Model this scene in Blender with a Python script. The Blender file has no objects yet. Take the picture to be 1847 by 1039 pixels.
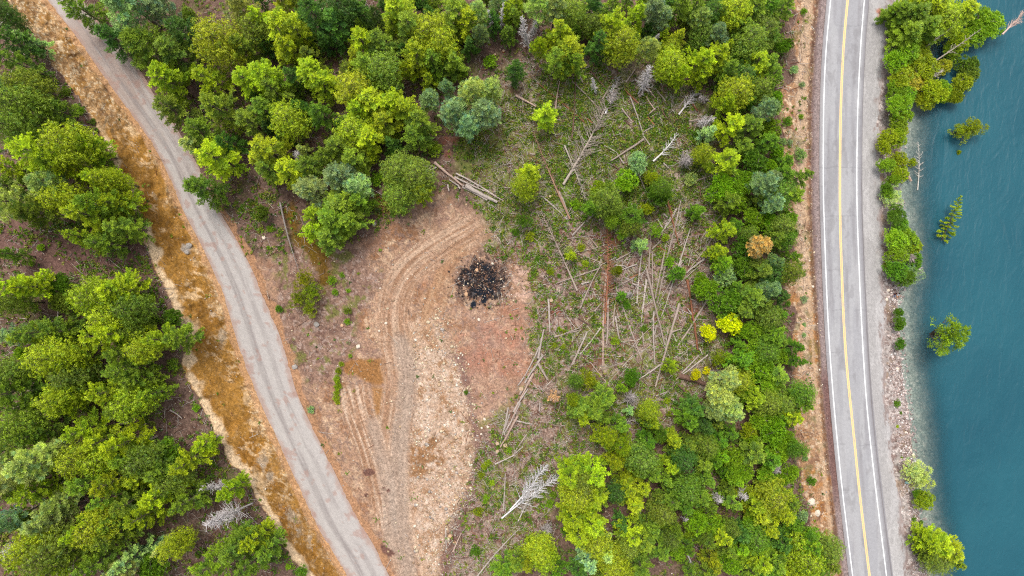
import bpy, bmesh, math, random
import numpy as np
from mathutils import Vector, Matrix
random.seed(7); RNG = np.random.default_rng(7)
scene = bpy.context.scene
COL = scene.collection

# ---------------------------------------------------------------- camera (drone looking straight down)
FPX = 1231.0; U0, V0 = 923.5, 519.5; HC = 145.0
cam = bpy.data.cameras.new("camera"); cam.sensor_width = 36.0; cam.lens = 36.0 * FPX / 1847.0
cam.clip_start = 0.5; cam.clip_end = 9000
camo = bpy.data.objects.new("camera", cam); COL.objects.link(camo)
camo.location = (0, 0, HC); camo.rotation_euler = (0, 0, 0)
scene.camera = camo
# ---------------------------------------------------------------- sky and sun (bright overcast)
SUN_EL, SUN_AZ = math.radians(66), math.radians(-12)
w = bpy.data.worlds.new("World"); scene.world = w; w.use_nodes = True
nt = w.node_tree
sky = nt.nodes.new("ShaderNodeTexSky"); sky.sky_type = 'NISHITA'; sky.sun_disc = False
sky.sun_elevation = SUN_EL; sky.sun_rotation = SUN_AZ; sky.air_density = 1.0; sky.dust_density = 4.0; sky.ozone_density = 0.6
bg = nt.nodes["Background"]; bg.inputs[1].default_value = 0.15
hs = nt.nodes.new("ShaderNodeHueSaturation"); hs.inputs["Saturation"].default_value = 0.35
nt.links.new(sky.outputs[0], hs.inputs["Color"]); nt.links.new(hs.outputs[0], bg.inputs[0])
sun = bpy.data.lights.new("sun", 'SUN'); sun.energy = 1.5; sun.angle = math.radians(20); sun.color = (1, 0.96, 0.9)
so = bpy.data.objects.new("sun", sun); COL.objects.link(so)
so.rotation_euler = (math.pi / 2 - SUN_EL, 0, -SUN_AZ + math.pi)
sd = Vector((math.sin(SUN_AZ) * math.cos(SUN_EL), math.cos(SUN_AZ) * math.cos(SUN_EL), math.sin(SUN_EL)))
so.rotation_euler = sd.to_track_quat('Z', 'Y').to_euler()
scene.view_settings.view_transform = 'Standard'; scene.view_settings.look = 'None'
scene.view_settings.exposure = 0.76; scene.view_settings.gamma = 1.0
scene.cycles.use_denoising = False; scene.cycles.filter_width = 1.15
scene.cycles.max_bounces = 6; scene.cycles.transparent_max_bounces = 6
scene.cycles.diffuse_bounces = 4; scene.cycles.glossy_bounces = 2; scene.cycles.transmission_bounces = 3

# ---------------------------------------------------------------- helpers
KALB = 0.60
def lin(c):
    c = np.asarray(c, float) / 255.0
    return np.where(c <= 0.04045, c / 12.92, ((c + 0.055) / 1.055) ** 2.4) * KALB
def P(u, v, z):
    s = (HC - z) / FPX
    return (np.asarray(u) - U0) * s, -(np.asarray(v) - V0) * s
def _hash(ix, iy, seed):
    n = (ix.astype(np.int64) * 374761393 + iy.astype(np.int64) * 668265263 + seed * 1274126177) & 0x7fffffff
    n = ((n ^ (n >> 13)) * 1274126177) & 0x7fffffff
    return ((n ^ (n >> 16)) & 0xffff) / 65535.0
def vnoise(x, y, seed=0):
    x = np.asarray(x, float); y = np.asarray(y, float)
    ix = np.floor(x); iy = np.floor(y); fx = x - ix; fy = y - iy
    fx = fx * fx * (3 - 2 * fx); fy = fy * fy * (3 - 2 * fy)
    a = _hash(ix, iy, seed); b = _hash(ix + 1, iy, seed); c = _hash(ix, iy + 1, seed); d = _hash(ix + 1, iy + 1, seed)
    return (a * (1 - fx) + b * fx) * (1 - fy) + (c * (1 - fx) + d * fx) * fy
def fbm(x, y, seed=0, oct=4, gain=0.55):
    s = 0; a = 1; t = 0
    x = np.asarray(x, float); y = np.asarray(y, float)
    for i in range(oct):
        s = s + a * vnoise(x + 17.3 * i, y - 9.1 * i, seed + i); t += a; a *= gain
        x, y = (x * 0.8 - y * 0.6) * 2.03, (x * 0.6 + y * 0.8) * 2.03
    return s / t
def sstep(a, b, x):
    t = np.clip((np.asarray(x, float) - a) / (b - a), 0, 1); return t * t * (3 - 2 * t)
def sdpoly(u, v, pts):
    """signed distance (pixels of the survey grid), positive inside"""
    u = np.asarray(u, float); v = np.asarray(v, float)
    d = np.full(u.shape, 1e18); ins = np.zeros(u.shape, bool)
    n = len(pts)
    for i in range(n):
        x1, y1 = pts[i]; x2, y2 = pts[(i + 1) % n]
        dx, dy = x2 - x1, y2 - y1
        t = np.clip(((u - x1) * dx + (v - y1) * dy) / (dx * dx + dy * dy + 1e-9), 0, 1)
        d = np.minimum(d, (u - x1 - t * dx) ** 2 + (v - y1 - t * dy) ** 2)
        if y1 != y2:
            c = ((y1 > v) != (y2 > v)) & (u < (x2 - x1) * (v - y1) / (y2 - y1) + x1)
            ins ^= c
    d = np.sqrt(d)
    return np.where(ins, d, -d)
def sdline(u, v, pts):
    """distance to a polyline, signed side, arc length"""
    u = np.asarray(u, float); v = np.asarray(v, float)
    best = np.full(u.shape, 1e18); side = np.zeros(u.shape); arc = np.zeros(u.shape); L = 0
    for (x1, y1), (x2, y2) in zip(pts[:-1], pts[1:]):
        dx, dy = x2 - x1, y2 - y1; l = math.hypot(dx, dy)
        t = np.clip(((u - x1) * dx + (v - y1) * dy) / (l * l), 0, 1)
        d = np.hypot(u - x1 - t * dx, v - y1 - t * dy)
        m = d < best
        best = np.where(m, d, best); side = np.where(m, np.sign((u - x1) * dy - (v - y1) * dx), side); arc = np.where(m, L + t * l, arc)
        L += l
    return best, side, arc
def smooth_line(pts, it=2):
    for _ in range(it):
        q = [pts[0]]
        for a, b in zip(pts[:-1], pts[1:]):
            q += [(a[0] * .75 + b[0] * .25, a[1] * .75 + b[1] * .25), (a[0] * .25 + b[0] * .75, a[1] * .25 + b[1] * .75)]
        q.append(pts[-1]); pts = q
    return pts
def curve(pts):
    pts = sorted(smooth_line(pts, 2), key=lambda p: p[1]); a = np.array(pts)
    def f(v):
        v = np.asarray(v, float)
        r = np.interp(v, a[:, 1], a[:, 0])
        s0 = (a[3, 0] - a[0, 0]) / (a[3, 1] - a[0, 1]); s1 = (a[-1, 0] - a[-4, 0]) / (a[-1, 1] - a[-4, 1])
        r = np.where(v < a[0, 1], a[0, 0] + (v - a[0, 1]) * s0, r)
        return np.where(v > a[-1, 1], a[-1, 0] + (v - a[-1, 1]) * s1, r)
    return f
# edges traced as u(v)
hwL = curve([(1501,-40),(1498.3,0),(1490,84),(1486,168),(1484.8,260),(1485,350),(1487.5,429),(1490.5,513),(1495,608),(1501,692),(1508,773),(1518.5,878),(1528.6,962),(1538,1039),(1544,1085)])
hwY = curve([(1532,-40),(1529,0),(1522.5,67),(1517,168),(1515,280),(1515,395),(1518.5,497),(1522.5,598),(1530,692),(1539,773),(1549,878),(1560.6,975),(1568.4,1039),(1575,1085)])
hwR = curve([(1563,-40),(1559,0),(1552,84),(1546.5,202),(1545,350),(1548,446),(1553,564),(1560,692),(1568,780),(1579,878),(1589,958),(1599,1039),(1605,1085)])
shR = curve([(1609,-40),(1609,0),(1604,60),(1596,135),(1585,215),(1582,250),(1592,330),(1593,400),(1593,500),(1598,575),(1594,650),(1597,706),(1608,780),(1612,840),(1625,900),(1633,960),(1638,1039),(1642,1085)])
shore = curve([(1690,-40),(1680,0),(1650,90),(1640,160),(1633,205),(1626,266),(1618,330),(1622,370),(1628,430),(1632,480),(1621,520),(1617,560),(1622,600),(1623,640),(1631,690),(1638,745),(1645,807),(1648,870),(1655,915),(1664,955),(1670,1039),(1674,1085)])
grL = curve([(60,-45),(84,0),(135,61),(182,131),(236,205),(283,270),(313,337),(332,385),(357,429),(381,480),(404,534),(424,604),(441,658),(462,709),(490,773),(527,851),(568,945),(605,1002),(625,1039),(650,1085)])
grR = curve([(118,-45),(148,0),(185,44),(249,118),(293,195),(325,240),(364,310),(394,379),(421,422),(455,485),(480,547),(504,601),(524,668),(534,709),(568,780),(605,854),(642,932),(676,985),(702,1039),(725,1085)])
mudL = curve([(-5,-45),(14,0),(30,35),(50,64),(81,94),(98,121),(128,158),(162,202),(182,246),(199,286),(222,327),(235,350),(249,399),(266,436),(270,473),(290,503),(310,550),(323,581),(333,614),(330,648),(337,682),(350,709),(374,753),(401,800),(414,834),(448,868),(462,898),(480,921),(504,975),(531,1012),(556,1039),(585,1085)])

def base_h(u, v):
    """terrain height in metres above the highway"""
    u = np.asarray(u, float); v = np.asarray(v, float)
    hl = hwL(v) - 9; sr = shR(v); sh = shore(v)
    X, Y = (u - U0) / 8.5, (v - V0) / 8.5
    h = 3.0 + 1.2 * (fbm(X / 30 + 5, Y / 30, 3, 2) - .5)
    h = h + 1.0 * sstep(1250, 1000, u)
    gl, gr, ml = grL(v), grR(v), mudL(v)
    h = h * sstep(0, 1, (hl - u) / 62.0)                              # cut slope down to the highway
    inroad = sstep(0, 1, (u - (gr - 4)) / 90.0)
    hg = 3.4
    h = np.where(u < 1000, hg + (h - hg) * inroad, h)
    t = np.clip((gl - 3 - u) / np.maximum(gl - 3 - ml, 5), 0, 1.0)     # cut bank above the gravel road
    rise = 5.5 * (0.15 * sstep(0, .25, t) + 0.85 * sstep(0.1, 1.0, t))
    h = h + rise + np.clip((ml - u) / 8.5, 0, 60) * 0.22
    # lake side
    t2 = (u - (sr - 4)) / np.maximum(sh - sr + 4, 6)
    h = h - 2.1 * sstep(0, 1.0, t2) - np.clip((u - sh) / 8.5, 0, 30) * 0.42
    return h
RNOISE = {}
def onroad(u, v):
    a = sstep(-2, 3, np.minimum(u - (hwL(v) - 8), shR(v) - 3 - u))
    b = sstep(0, 4, np.minimum(u - grL(v), grR(v) - u))
    return np.maximum(a, b)
def hgt(u, v):
    u = np.asarray(u, float); v = np.asarray(v, float)
    h = base_h(u, v)
    X, Y = (u - U0) / 8.5, (v - V0) / 8.5
    r = onroad(u, v)
    bank = sstep(0, 8, np.minimum(u - mudL(v) + 6, grL(v) - u))
    rough = 0.22 * (fbm(X / 2.2, Y / 2.2, 11, 3) - .5) * 2 + 0.10 * (fbm(X / .6, Y / .6, 12, 2) - .5) * 2
    rb = 0.7 * (fbm(X / 2.5 + Y / 6, Y / 1.6 - X / 5, 21, 3) - .5) * 2
    return h + (rough + bank * rb) * (1 - r) - 0.10 * r
def W(u, v, dz=0.0):
    z = max(float(hgt(np.array([u]), np.array([v]))[0]), -2.3) + dz
    x, y = P(u, v, z); return Vector((float(x), float(y), z))

def mesh_from(name, V, F, mats=(), cols=None, fmat=None, smooth=False, parent=None, attr=None):
    """V (n,3); F (m,4) or (m,3) int array, or list of lists"""
    me = bpy.data.meshes.new(name)
    if isinstance(F, list) and F and isinstance(F[0], (list, tuple)) and len({len(f) for f in F}) > 1:
        me.from_pydata([tuple(p) for p in V], [], [tuple(f) for f in F])
    else:
        V = np.asarray(V, np.float32); F = np.asarray(F, np.int32)
        me.vertices.add(len(V)); me.vertices.foreach_set("co", V.ravel())
        k = F.shape[1]
        me.loops.add(F.size); me.loops.foreach_set("vertex_index", F.ravel())
        me.polygons.add(len(F)); me.polygons.foreach_set("loop_start", np.arange(0, F.size, k, dtype=np.int32))
        me.update(calc_edges=True); me.validate(verbose=False)
    if smooth: me.polygons.foreach_set("use_smooth", np.ones(len(me.polygons), bool))
    for m in mats: me.materials.append(m)
    if fmat is not None: me.polygons.foreach_set("material_index", np.asarray(fmat, np.int32))
    if cols is not None:
        a = me.color_attributes.new("Col", 'FLOAT_COLOR', 'POINT')
        c = np.ones((len(V), 4), np.float32); c[:, :3] = cols; a.data.foreach_set("color", c.ravel())
    if attr:
        for k_, vals in attr.items():
            a = me.attributes.new(k_, 'FLOAT', 'POINT'); a.data.foreach_set("value", np.asarray(vals, np.float32))
    return me
def link(name, me, parent=None, **props):
    o = bpy.data.objects.new(name, me); COL.objects.link(o)
    if parent is not None: o.parent = parent
    for k, v in props.items(): o[k] = v
    return o
def grid_faces(nu, nv):
    i = np.arange(nu * nv).reshape(nv, nu)
    return np.stack([i[:-1, :-1], i[1:, :-1], i[1:, 1:], i[:-1, 1:]], -1).reshape(-1, 4)

# ---------------------------------------------------------------- materials
def mat(name):
    m = bpy.data.materials.new(name); m.use_nodes = True
    b = m.node_tree.nodes["Principled BSDF"]; return m, m.node_tree, b
def N(nt, t, **k):
    n = nt.nodes.new(t)
    for a, v in k.items():
        if hasattr(n, a): setattr(n, a, v)
        else: n.inputs[a].default_value = v
    return n
def noise_fac(nt, scale, lo, hi, detail=4, coord='Object', rough=.6):
    tc = nt.nodes.new("ShaderNodeTexCoord"); n = nt.nodes.new("ShaderNodeTexNoise")
    n.inputs["Scale"].default_value = scale; n.inputs["Detail"].default_value = detail; n.inputs["Roughness"].default_value = rough
    nt.links.new(tc.outputs[coord], n.inputs["Vector"])
    r = nt.nodes.new("ShaderNodeMapRange"); r.inputs[1].default_value = .3; r.inputs[2].default_value = .7
    r.inputs[3].default_value = lo; r.inputs[4].default_value = hi
    nt.links.new(n.outputs["Fac"], r.inputs[0]); return n, r
def scale_color(nt, col_out, fac_out):
    m = nt.nodes.new("ShaderNodeVectorMath"); m.operation = 'SCALE'
    nt.links.new(col_out, m.inputs[0]); nt.links.new(fac_out, m.inputs["Scale"]); return m.outputs[0]
def vc_material(name, nscale=3.0, lo=.8, hi=1.2, rough=.9, spec=.2, bump=.3, vor=0.0, bdist=.08):
    m, nt, b = mat(name)
    a = N(nt, "ShaderNodeVertexColor"); a.layer_name = "Col"
    n, r = noise_fac(nt, nscale, lo, hi, 5, rough=.7)
    c = scale_color(nt, a.outputs["Color"], r.outputs[0])
    if vor:
        tc = nt.nodes.new("ShaderNodeTexCoord"); vo = nt.nodes.new("ShaderNodeTexVoronoi"); vo.inputs["Scale"].default_value = vor
        nt.links.new(tc.outputs["Object"], vo.inputs["Vector"])
        sep = nt.nodes.new("ShaderNodeSeparateColor"); nt.links.new(vo.outputs["Color"], sep.inputs[0])
        r2 = nt.nodes.new("ShaderNodeMapRange"); r2.inputs[3].default_value = .72; r2.inputs[4].default_value = 1.28
        nt.links.new(sep.outputs[0], r2.inputs[0]); c = scale_color(nt, c, r2.outputs[0])
    nt.links.new(c, b.inputs["Base Color"])
    b.inputs["Roughness"].default_value = rough; b.inputs["Specular IOR Level"].default_value = spec
    if bump:
        bp = nt.nodes.new("ShaderNodeBump"); bp.inputs["Strength"].default_value = bump; bp.inputs["Distance"].default_value = bdist
        nt.links.new(n.outputs["Fac"], bp.inputs["Height"]); nt.links.new(bp.outputs[0], b.inputs["Normal"])
    return m
def flat_material(name, rgb, nscale=6.0, lo=.8, hi=1.2, rough=.85, spec=.2, use_obj=False, stretch=None):
    m, nt, b = mat(name)
    n, r = noise_fac(nt, nscale, lo, hi, 4)
    if stretch:
        mp = nt.nodes.new("ShaderNodeMapping"); mp.inputs["Scale"].default_value = stretch
        src = n.inputs["Vector"].links[0].from_socket; nt.links.new(src, mp.inputs[0]); nt.links.new(mp.outputs[0], n.inputs["Vector"])
    if use_obj:
        oi = nt.nodes.new("ShaderNodeObjectInfo"); src = oi.outputs["Color"]
    else:
        rg = nt.nodes.new("ShaderNodeRGB"); rg.outputs[0].default_value = (*lin(rgb), 1); src = rg.outputs[0]
    nt.links.new(scale_color(nt, src, r.outputs[0]), b.inputs["Base Color"])
    b.inputs["Roughness"].default_value = rough; b.inputs["Specular IOR Level"].default_value = spec
    bp = nt.nodes.new("ShaderNodeBump"); bp.inputs["Strength"].default_value = .4; bp.inputs["Distance"].default_value = .03
    nt.links.new(n.outputs["Fac"], bp.inputs["Height"]); nt.links.new(bp.outputs[0], b.inputs["Normal"])
    return m
def leaf_material(name, trans=.35, obj=True):
    """leaf colour = object colour x per-clump tint"""
    m = bpy.data.materials.new(name); m.use_nodes = True; nt = m.node_tree; nt.nodes.clear()
    out = nt.nodes.new("ShaderNodeOutputMaterial")
    vc = nt.nodes.new("ShaderNodeVertexColor"); vc.layer_name = "Col"
    if obj:
        oi = nt.nodes.new("ShaderNodeObjectInfo")
        mx = nt.nodes.new("ShaderNodeVectorMath"); mx.operation = 'MULTIPLY'
        nt.links.new(oi.outputs["Color"], mx.inputs[0]); nt.links.new(vc.outputs["Color"], mx.inputs[1]); c = mx.outputs[0]
    else: c = vc.outputs["Color"]
    d = nt.nodes.new("ShaderNodeBsdfDiffuse"); t = nt.nodes.new("ShaderNodeBsdfTranslucent")
    mix = nt.nodes.new("ShaderNodeMixShader"); mix.inputs[0].default_value = trans
    g = nt.nodes.new("ShaderNodeBsdfGlossy"); g.inputs["Roughness"].default_value = .5; g.inputs["Color"].default_value = (.5, .5, .5, 1)
    mix2 = nt.nodes.new("ShaderNodeMixShader"); mix2.inputs[0].default_value = .04
    nt.links.new(c, d.inputs[0]); nt.links.new(c, t.inputs[0])
    nt.links.new(d.outputs[0], mix.inputs[1]); nt.links.new(t.outputs[0], mix.inputs[2])
    nt.links.new(mix.outputs[0], mix2.inputs[1]); nt.links.new(g.outputs[0], mix2.inputs[2])
    nt.links.new(mix2.outputs[0], out.inputs[0]); return m
M_ground = vc_material("ground", 2.2, .78, 1.22, .95, .1, .5, vor=5.5)
M_gravel = vc_material("gravel_surface", 7.0, .88, 1.12, .95, .1, .4)
M_asphalt = vc_material("worn_asphalt", 5.0, .95, 1.05, .9, .15, .1)
M_paint = vc_material("road_paint", 9.0, .9, 1.05, .7, .3, .1)
M_stone = vc_material("loose_stone", 4.0, .8, 1.15, .9, .2, .3)
M_leaf = leaf_material("leaves"); M_plant = leaf_material("plant_leaves", obj=False)
M_needle = leaf_material("needles", .22)
M_bark = flat_material("bark", (120, 105, 95), 3.0, .7, 1.25, stretch=(1, 1, .2), use_obj=True)
M_dead = flat_material("weathered_wood", (175, 165, 160), 4.0, .75, 1.2, use_obj=True)
M_cut = flat_material("cut_wood", (206, 178, 148), 8.0, .85, 1.1)
M_twig = vc_material("twigs", 6, .9, 1.1, .9, .1, 0)
# ================================================================ GROUND
def axis(lo, hi, step, ext, n):
    a = np.arange(lo, hi + step / 2, step)
    e = np.cumsum(np.geomspace(step * 2, 1, n)[::-1] * 0 + np.geomspace(step * 2, ext / 3.2, n))
    return np.concatenate([(lo - e)[::-1], a, hi + e])
GU = axis(-60, 1760, 2.0, 2500, 22); GV = axis(-60, 1100, 2.0, 2500, 22)
UU, VV = np.meshgrid(GU, GV); sh_ = UU.shape
u = UU.ravel(); v = VV.ravel()
h = hgt(u, v)
mx_, my_ = (u - U0) / 8.5, (v - V0) / 8.5
def F_(s, seed, o=4, g=.55): return fbm(mx_ / s, my_ / s, seed, o, g)
wn = RNG.random(len(u))
C = np.zeros((len(u), 3)); 
def setc(c): C[:] = lin(c)
def mixc(c, m):
    global C
    m = np.clip(m, 0, 1)[:, None]; C = C * (1 - m) + (lin(c) if not isinstance(c, np.ndarray) else c) * m
def pm(pts, soft, namp=0, nscale=3, seed=1):
    d = sdpoly(u, v, pts)
    if namp: d = d + (fbm(mx_ / nscale, my_ / nscale, seed, 4, .6) - .5) * 2 * namp
    return sstep(-soft, soft, d)
# forest litter
setc((122, 98, 86))
mixc((146, 118, 104), sstep(.5, .68, F_(.9, 31, 5, .8)) * .8)
mixc((92, 68, 58), sstep(.5, .68, F_(1.3, 32, 5, .8)) * .8)
mixc((108, 112, 60), sstep(.56, .72, F_(3.5, 33, 6, .75)) * .6)
# slash / open understorey on the right of the clearing
SL = [(870,150),(960,95),(1130,110),(1260,160),(1300,260),(1310,420),(1290,540),(1300,700),(1180,790),(1040,830),(930,1040),(800,1040),(835,960),(850,800),(870,620),(880,470),(850,330)]
ms = pm(SL, 12, 14, 4, 41)
mixc((150, 136, 108), ms); mixc((164, 138, 124), ms * sstep(360, 440, v + (F_(6, 241, 3) - .5) * 90))
mixc((140, 105, 88), ms * sstep(.5, .62, F_(2.2, 42, 5, .65)))
mixc((188, 165, 152), ms * sstep(.56, .68, F_(.9, 43, 4, .7)))
mixc((98, 76, 66), ms * sstep(.56, .66, F_(1.1, 44, 4, .7)) * .8)
mixc((122, 134, 62), ms * sstep(.48, .62, F_(2.6, 45, 6, .75)) * .85)
G1 = [(960,150),(1080,120),(1260,190),(1300,300),(1230,380),(1100,400),(990,370),(960,270)]
mixc((112, 138, 50), pm(G1, 25, 22, 4, 46) * sstep(.40, .6, F_(2.0, 47, 5, .7)) * .9)
G2 = [(820,250),(960,190),(990,260),(960,350),(960,400),(900,450),(880,440),(890,380),(830,320)]
mixc((122, 132, 62), pm(G2, 18, 14, 3, 48) * sstep(.34, .58, F_(1.6, 49, 5, .7)) * .85)
G3 = [(1060,640),(1290,600),(1290,690),(1150,720),(1060,700)]
mixc((125, 135, 62), pm(G3, 20, 20, 3, 50) * sstep(.45, .6, F_(1.5, 51, 5, .7)) * .7)
# red needle patches
for k, (cx, cy, rr) in enumerate([(1095,440,26),(1093,520,20),(1255,560,18),(1070,655,28),(960,320,22),(860,250,18),(1000,560,20),(1110,90,30),(810,260,18),(1040,530,16),(945,690,18),(1290,720,20)]):
    d = np.hypot(u - cx, v - cy) + (F_(1.5, 60 + k, 4) - .5) * 50
    mixc((135, 84, 66), sstep(rr, rr - 14, d) * .8)
# bare brown clearing among the left forest
mixc((128, 96, 88), pm([(0,385),(90,400),(180,430),(250,430),(275,480),(300,560),(250,610),(180,520),(90,500),(0,470)], 14, 12, 3, 70) * .8)
# dirt clearing
CL = [(745,350),(800,343),(875,385),(888,425),(868,452),(905,470),(950,480),(960,540),(950,600),(960,680),(900,740),(868,800),(840,880),(800,960),(795,1120),(690,1120),(702,1039),(676,985),(605,854),(534,709),(520,668),(490,560),(462,500),(470,470),(560,450),(640,440),(720,395)]
mc = pm(CL, 20, 34, 6, 71)
mixc((178, 142, 116), mc)
mixc((160, 118, 88), mc * sstep(.48, .62, F_(2.6, 72, 5, .65)))
mixc((205, 172, 142), mc * sstep(.54, .66, F_(1.4, 73, 5, .7)))
mixc((146, 120, 108), mc * sstep(.52, .64, F_(.7, 74, 5, .8)) * .8); mixc((150, 116, 104), mc * sstep(.5, .62, F_(5.0, 175, 4)) * .4 * (v < 700))
# scrubby mauve patch between the road and the clearing
mm = pm([(470,440),(560,440),(650,450),(690,500),(655,560),(640,620),(615,680),(560,690),(520,640),(500,560),(500,500)], 10, 14, 3, 75)
mixc((150, 120, 104), mm * .9)
mixc((112, 84, 74), mm * sstep(.5, .62, F_(1.3, 76, 5, .7)) * .8); mixc((182, 158, 145), mm * sstep(.56, .66, F_(.7, 77, 4, .7)) * .8)
mixc((120, 122, 60), mm * sstep(.56, .66, F_(2.2, 78, 4, .7)) * .8)
# mossy olive seep beside the big round tree
mixc((112, 84, 20), pm([(510,380),(530,360),(545,420),(598,455),(596,500),(585,530),(570,480),(525,430)], 8, 12, 2, 79) * .9)
mixc((130, 92, 30), pm([(675,350),(700,355),(705,385),(680,390)], 6, 8, 2, 80) * .8)
# red soil
for cx, cy, rx, ry, a in [(905,600,45,30,.75),(890,655,55,25,.6),(850,640,30,40,.5),(925,560,30,22,.6),(905,468,14,7,.8),(930,640,30,40,.5),(960,300,12,30,.5),(760,500,60,20,.2)]:
    d = np.hypot((u - cx) / rx, (v - cy) / ry) + (F_(2.0, int(cx), 5) - .5) * 1.8
    mixc((180, 112, 82), sstep(1.1, .4, d) * a * (.35 + .65 * sstep(.4, .6, F_(.9, int(cx) + 1, 5, .8))) * .85)
mixc((176, 140, 124), pm([(835,560),(960,540),(950,680),(900,740),(850,760),(835,660)], 20, 20, 3, 81) * .35)
# dry pale slash right of the burnt pile
mixc((205, 170, 150), pm([(920,465),(950,470),(955,530),(940,550),(915,530)], 8, 8, 2, 82) * sstep(.42, .6, F_(.8, 83, 4)) * .9)
# gravelly pale pad
GR = [(735,585),(790,570),(825,650),(838,720),(850,800),(842,870),(815,930),(795,1000),(790,1120),(725,1120),(728,1000),(725,900),(735,760),(740,660)]
mg = pm(GR, 12, 16, 3, 84)
mixc((198, 168, 144), mg * .9)
mixc((222, 200, 180), mg * sstep(.46, .66, F_(1.0, 85, 6, .85)) * .9)
mixc((166, 126, 92), mg * sstep(.50, .66, F_(1.8, 86, 6, .8)) * .9)
mixc((150, 108, 70), pm([(735,800),(790,790),(805,830),(790,850),(735,870)], 8, 12, 2, 87) * sstep(.42, .56, F_(1.2, 88, 5, .7)) * .9)
mixc((132, 100, 92), pm([(808,645),(835,640),(855,740),(872,800),(862,880),(835,960),(800,1060),(795,1000),(825,930),(848,870),(856,800),(842,720),(826,660)], 6, 10, 2, 243) * .75)
# brown wet patch at the head of the side track
mixc((158, 112, 66), pm([(622,655),(650,645),(695,650),(697,690),(680,695),(650,682),(622,672)], 4, 6, 1.5, 89) * .95)
mixc((170, 124, 78), pm([(672,700),(690,700),(690,745),(676,755)], 4, 5, 1.5, 90) * .9)
# tyre tracks
def tracks(pts, half, col, colb, seed, a=.9, stripes=3.0, end=30):
    pts = smooth_line(pts, 3)
    d, sd_, s = sdline(u, v, pts); q = d * sd_
    L = s.max(); fade = sstep(0, end, s) * sstep(0, end, L - s)
    m = sstep(half + 5, half - 5, d + (F_(2.5, seed, 4) - .5) * 12) * fade
    mixc(col, m * a)
    st = fbm(q / stripes, s / 90.0, seed + 1, 3, .7)
    mixc(colb, m * sstep(.5, .68, st) * a); mixc((150, 108, 78), m * sstep(.5, .36, st) * a * .75)
MAIN = [(760,1100),(735,1010),(712,930),(705,850),(712,780),(722,720),(722,660),(708,600),(708,545),(730,495),(770,462),(815,435),(862,408),(885,385)]
tracks(MAIN, 30, (188, 154, 128), (210, 180, 154), 100, .7, 3.0, 50)
tracks([(700,960),(690,880),(668,800),(645,740),(636,690)], 26, (190, 156, 130), (216, 188, 164), 104, .85, 3.4, 14)
tracks([(790,640),(770,600),(765,560),(790,500),(820,470),(850,440)], 10, (176, 134, 100), (198, 160, 126), 108, .6, 3.0, 25)
tracks([(740,640),(750,600),(790,560),(800,520),(810,480)], 14, (176, 136, 104), (200, 166, 134), 112, .4, 3.0, 25)
d, sd_, s = sdline(u, v, smooth_line([(735,1030),(722,930),(716,850),(722,780),(735,720),(735,660),(722,620)], 3))
mixc((174, 154, 138), sstep(26, 8, d + (F_(3, 115, 4) - .5) * 14) * .75)
d, sd_, s = sdline(u, v, smooth_line([(705,990),(700,900),(690,840),(672,770)], 3))
mixc((178, 158, 142), sstep(20, 6, d + (F_(3, 116, 4) - .5) * 14) * .65)
# dark wet spots
for cx, cy, rx, ry in [(663,852,11,6),(692,992,20,9),(700,885,4,3),(692,880,3,2),(661,893,3,3),(685,890,4,2)]:
    d = np.hypot((u - cx) / rx, (v - cy - (u - cx) * .35 * (rx > 15)) / ry) + (F_(1.0, int(cx) + 3, 4) - .5) * .9
    mixc((118, 84, 74), sstep(1.15, .85, d) * .95)
# burnt pile ash
d = np.hypot((u - 870) / 44, (v - 508) / 40) + (F_(1.6, 120, 5, .7) - .5) * 1.7
mixc((120, 95, 84), sstep(1.3, .8, d) * .8); mixc((40, 38, 41), sstep(1.08, .72, d) * .95); mixc((112, 104, 102), sstep(1.1, .8, d) * sstep(.55, .62, F_(1.0, 122, 5, .8)) * .6)
mixc((128, 92, 70), sstep(.95, .7, d) * sstep(.54, .6, F_(.7, 121, 4, .7)) * .8)
for cx, cy, rx, ry in [(866,525,12,9),(880,525,10,6),(873,537,5,12),(854,548,5,9),(840,510,7,5),(885,503,10,6),(846,494,4,4),(878,482,8,5)]:
    d = np.hypot((u - cx) / rx, (v - cy) / ry) + (F_(.9, int(cx + cy), 4) - .5) * .9
    mixc((34, 40, 50), sstep(1.1, .85, d))
# -------- cut bank above the gravel road
gl, gr, ml = grL(v), grR(v), mudL(v)
edge = (F_(2.5, 130, 4) - .5) * 16 + (F_(.8, 131, 3) - .5) * 7
mb = sstep(-1.5, 1.5, np.minimum(u - ml + edge, gl + 6 - u))
t = (u - ml) / np.maximum(gl - ml, 6)
lowh = sstep(200, 260, v)
mixc((186, 146, 100), mb)
mixc((170, 126, 70), mb * (1 - lowh) * sstep(.50, .62, F_(2.6, 132, 5, .7)))
wet = lowh * sstep(1.02, .70, t + (F_(3.0, 133, 4) - .5) * .9) * (1 - .35 * sstep(760, 860, v) * sstep(.45, .55, F_(1.5, 233, 5, .7)))
mixc((174, 127, 60), mb * wet)
mixc((148, 104, 44), mb * wet * sstep(.48, .64, F_(3.5, 134, 4)) * .8)
wet2 = sstep(745, 800, v) * sstep(.38, .6, F_(4.0, 135, 5, .6)) * sstep(.85, .55, t)
mixc((166, 116, 50), mb * wet2 * .9)
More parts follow.
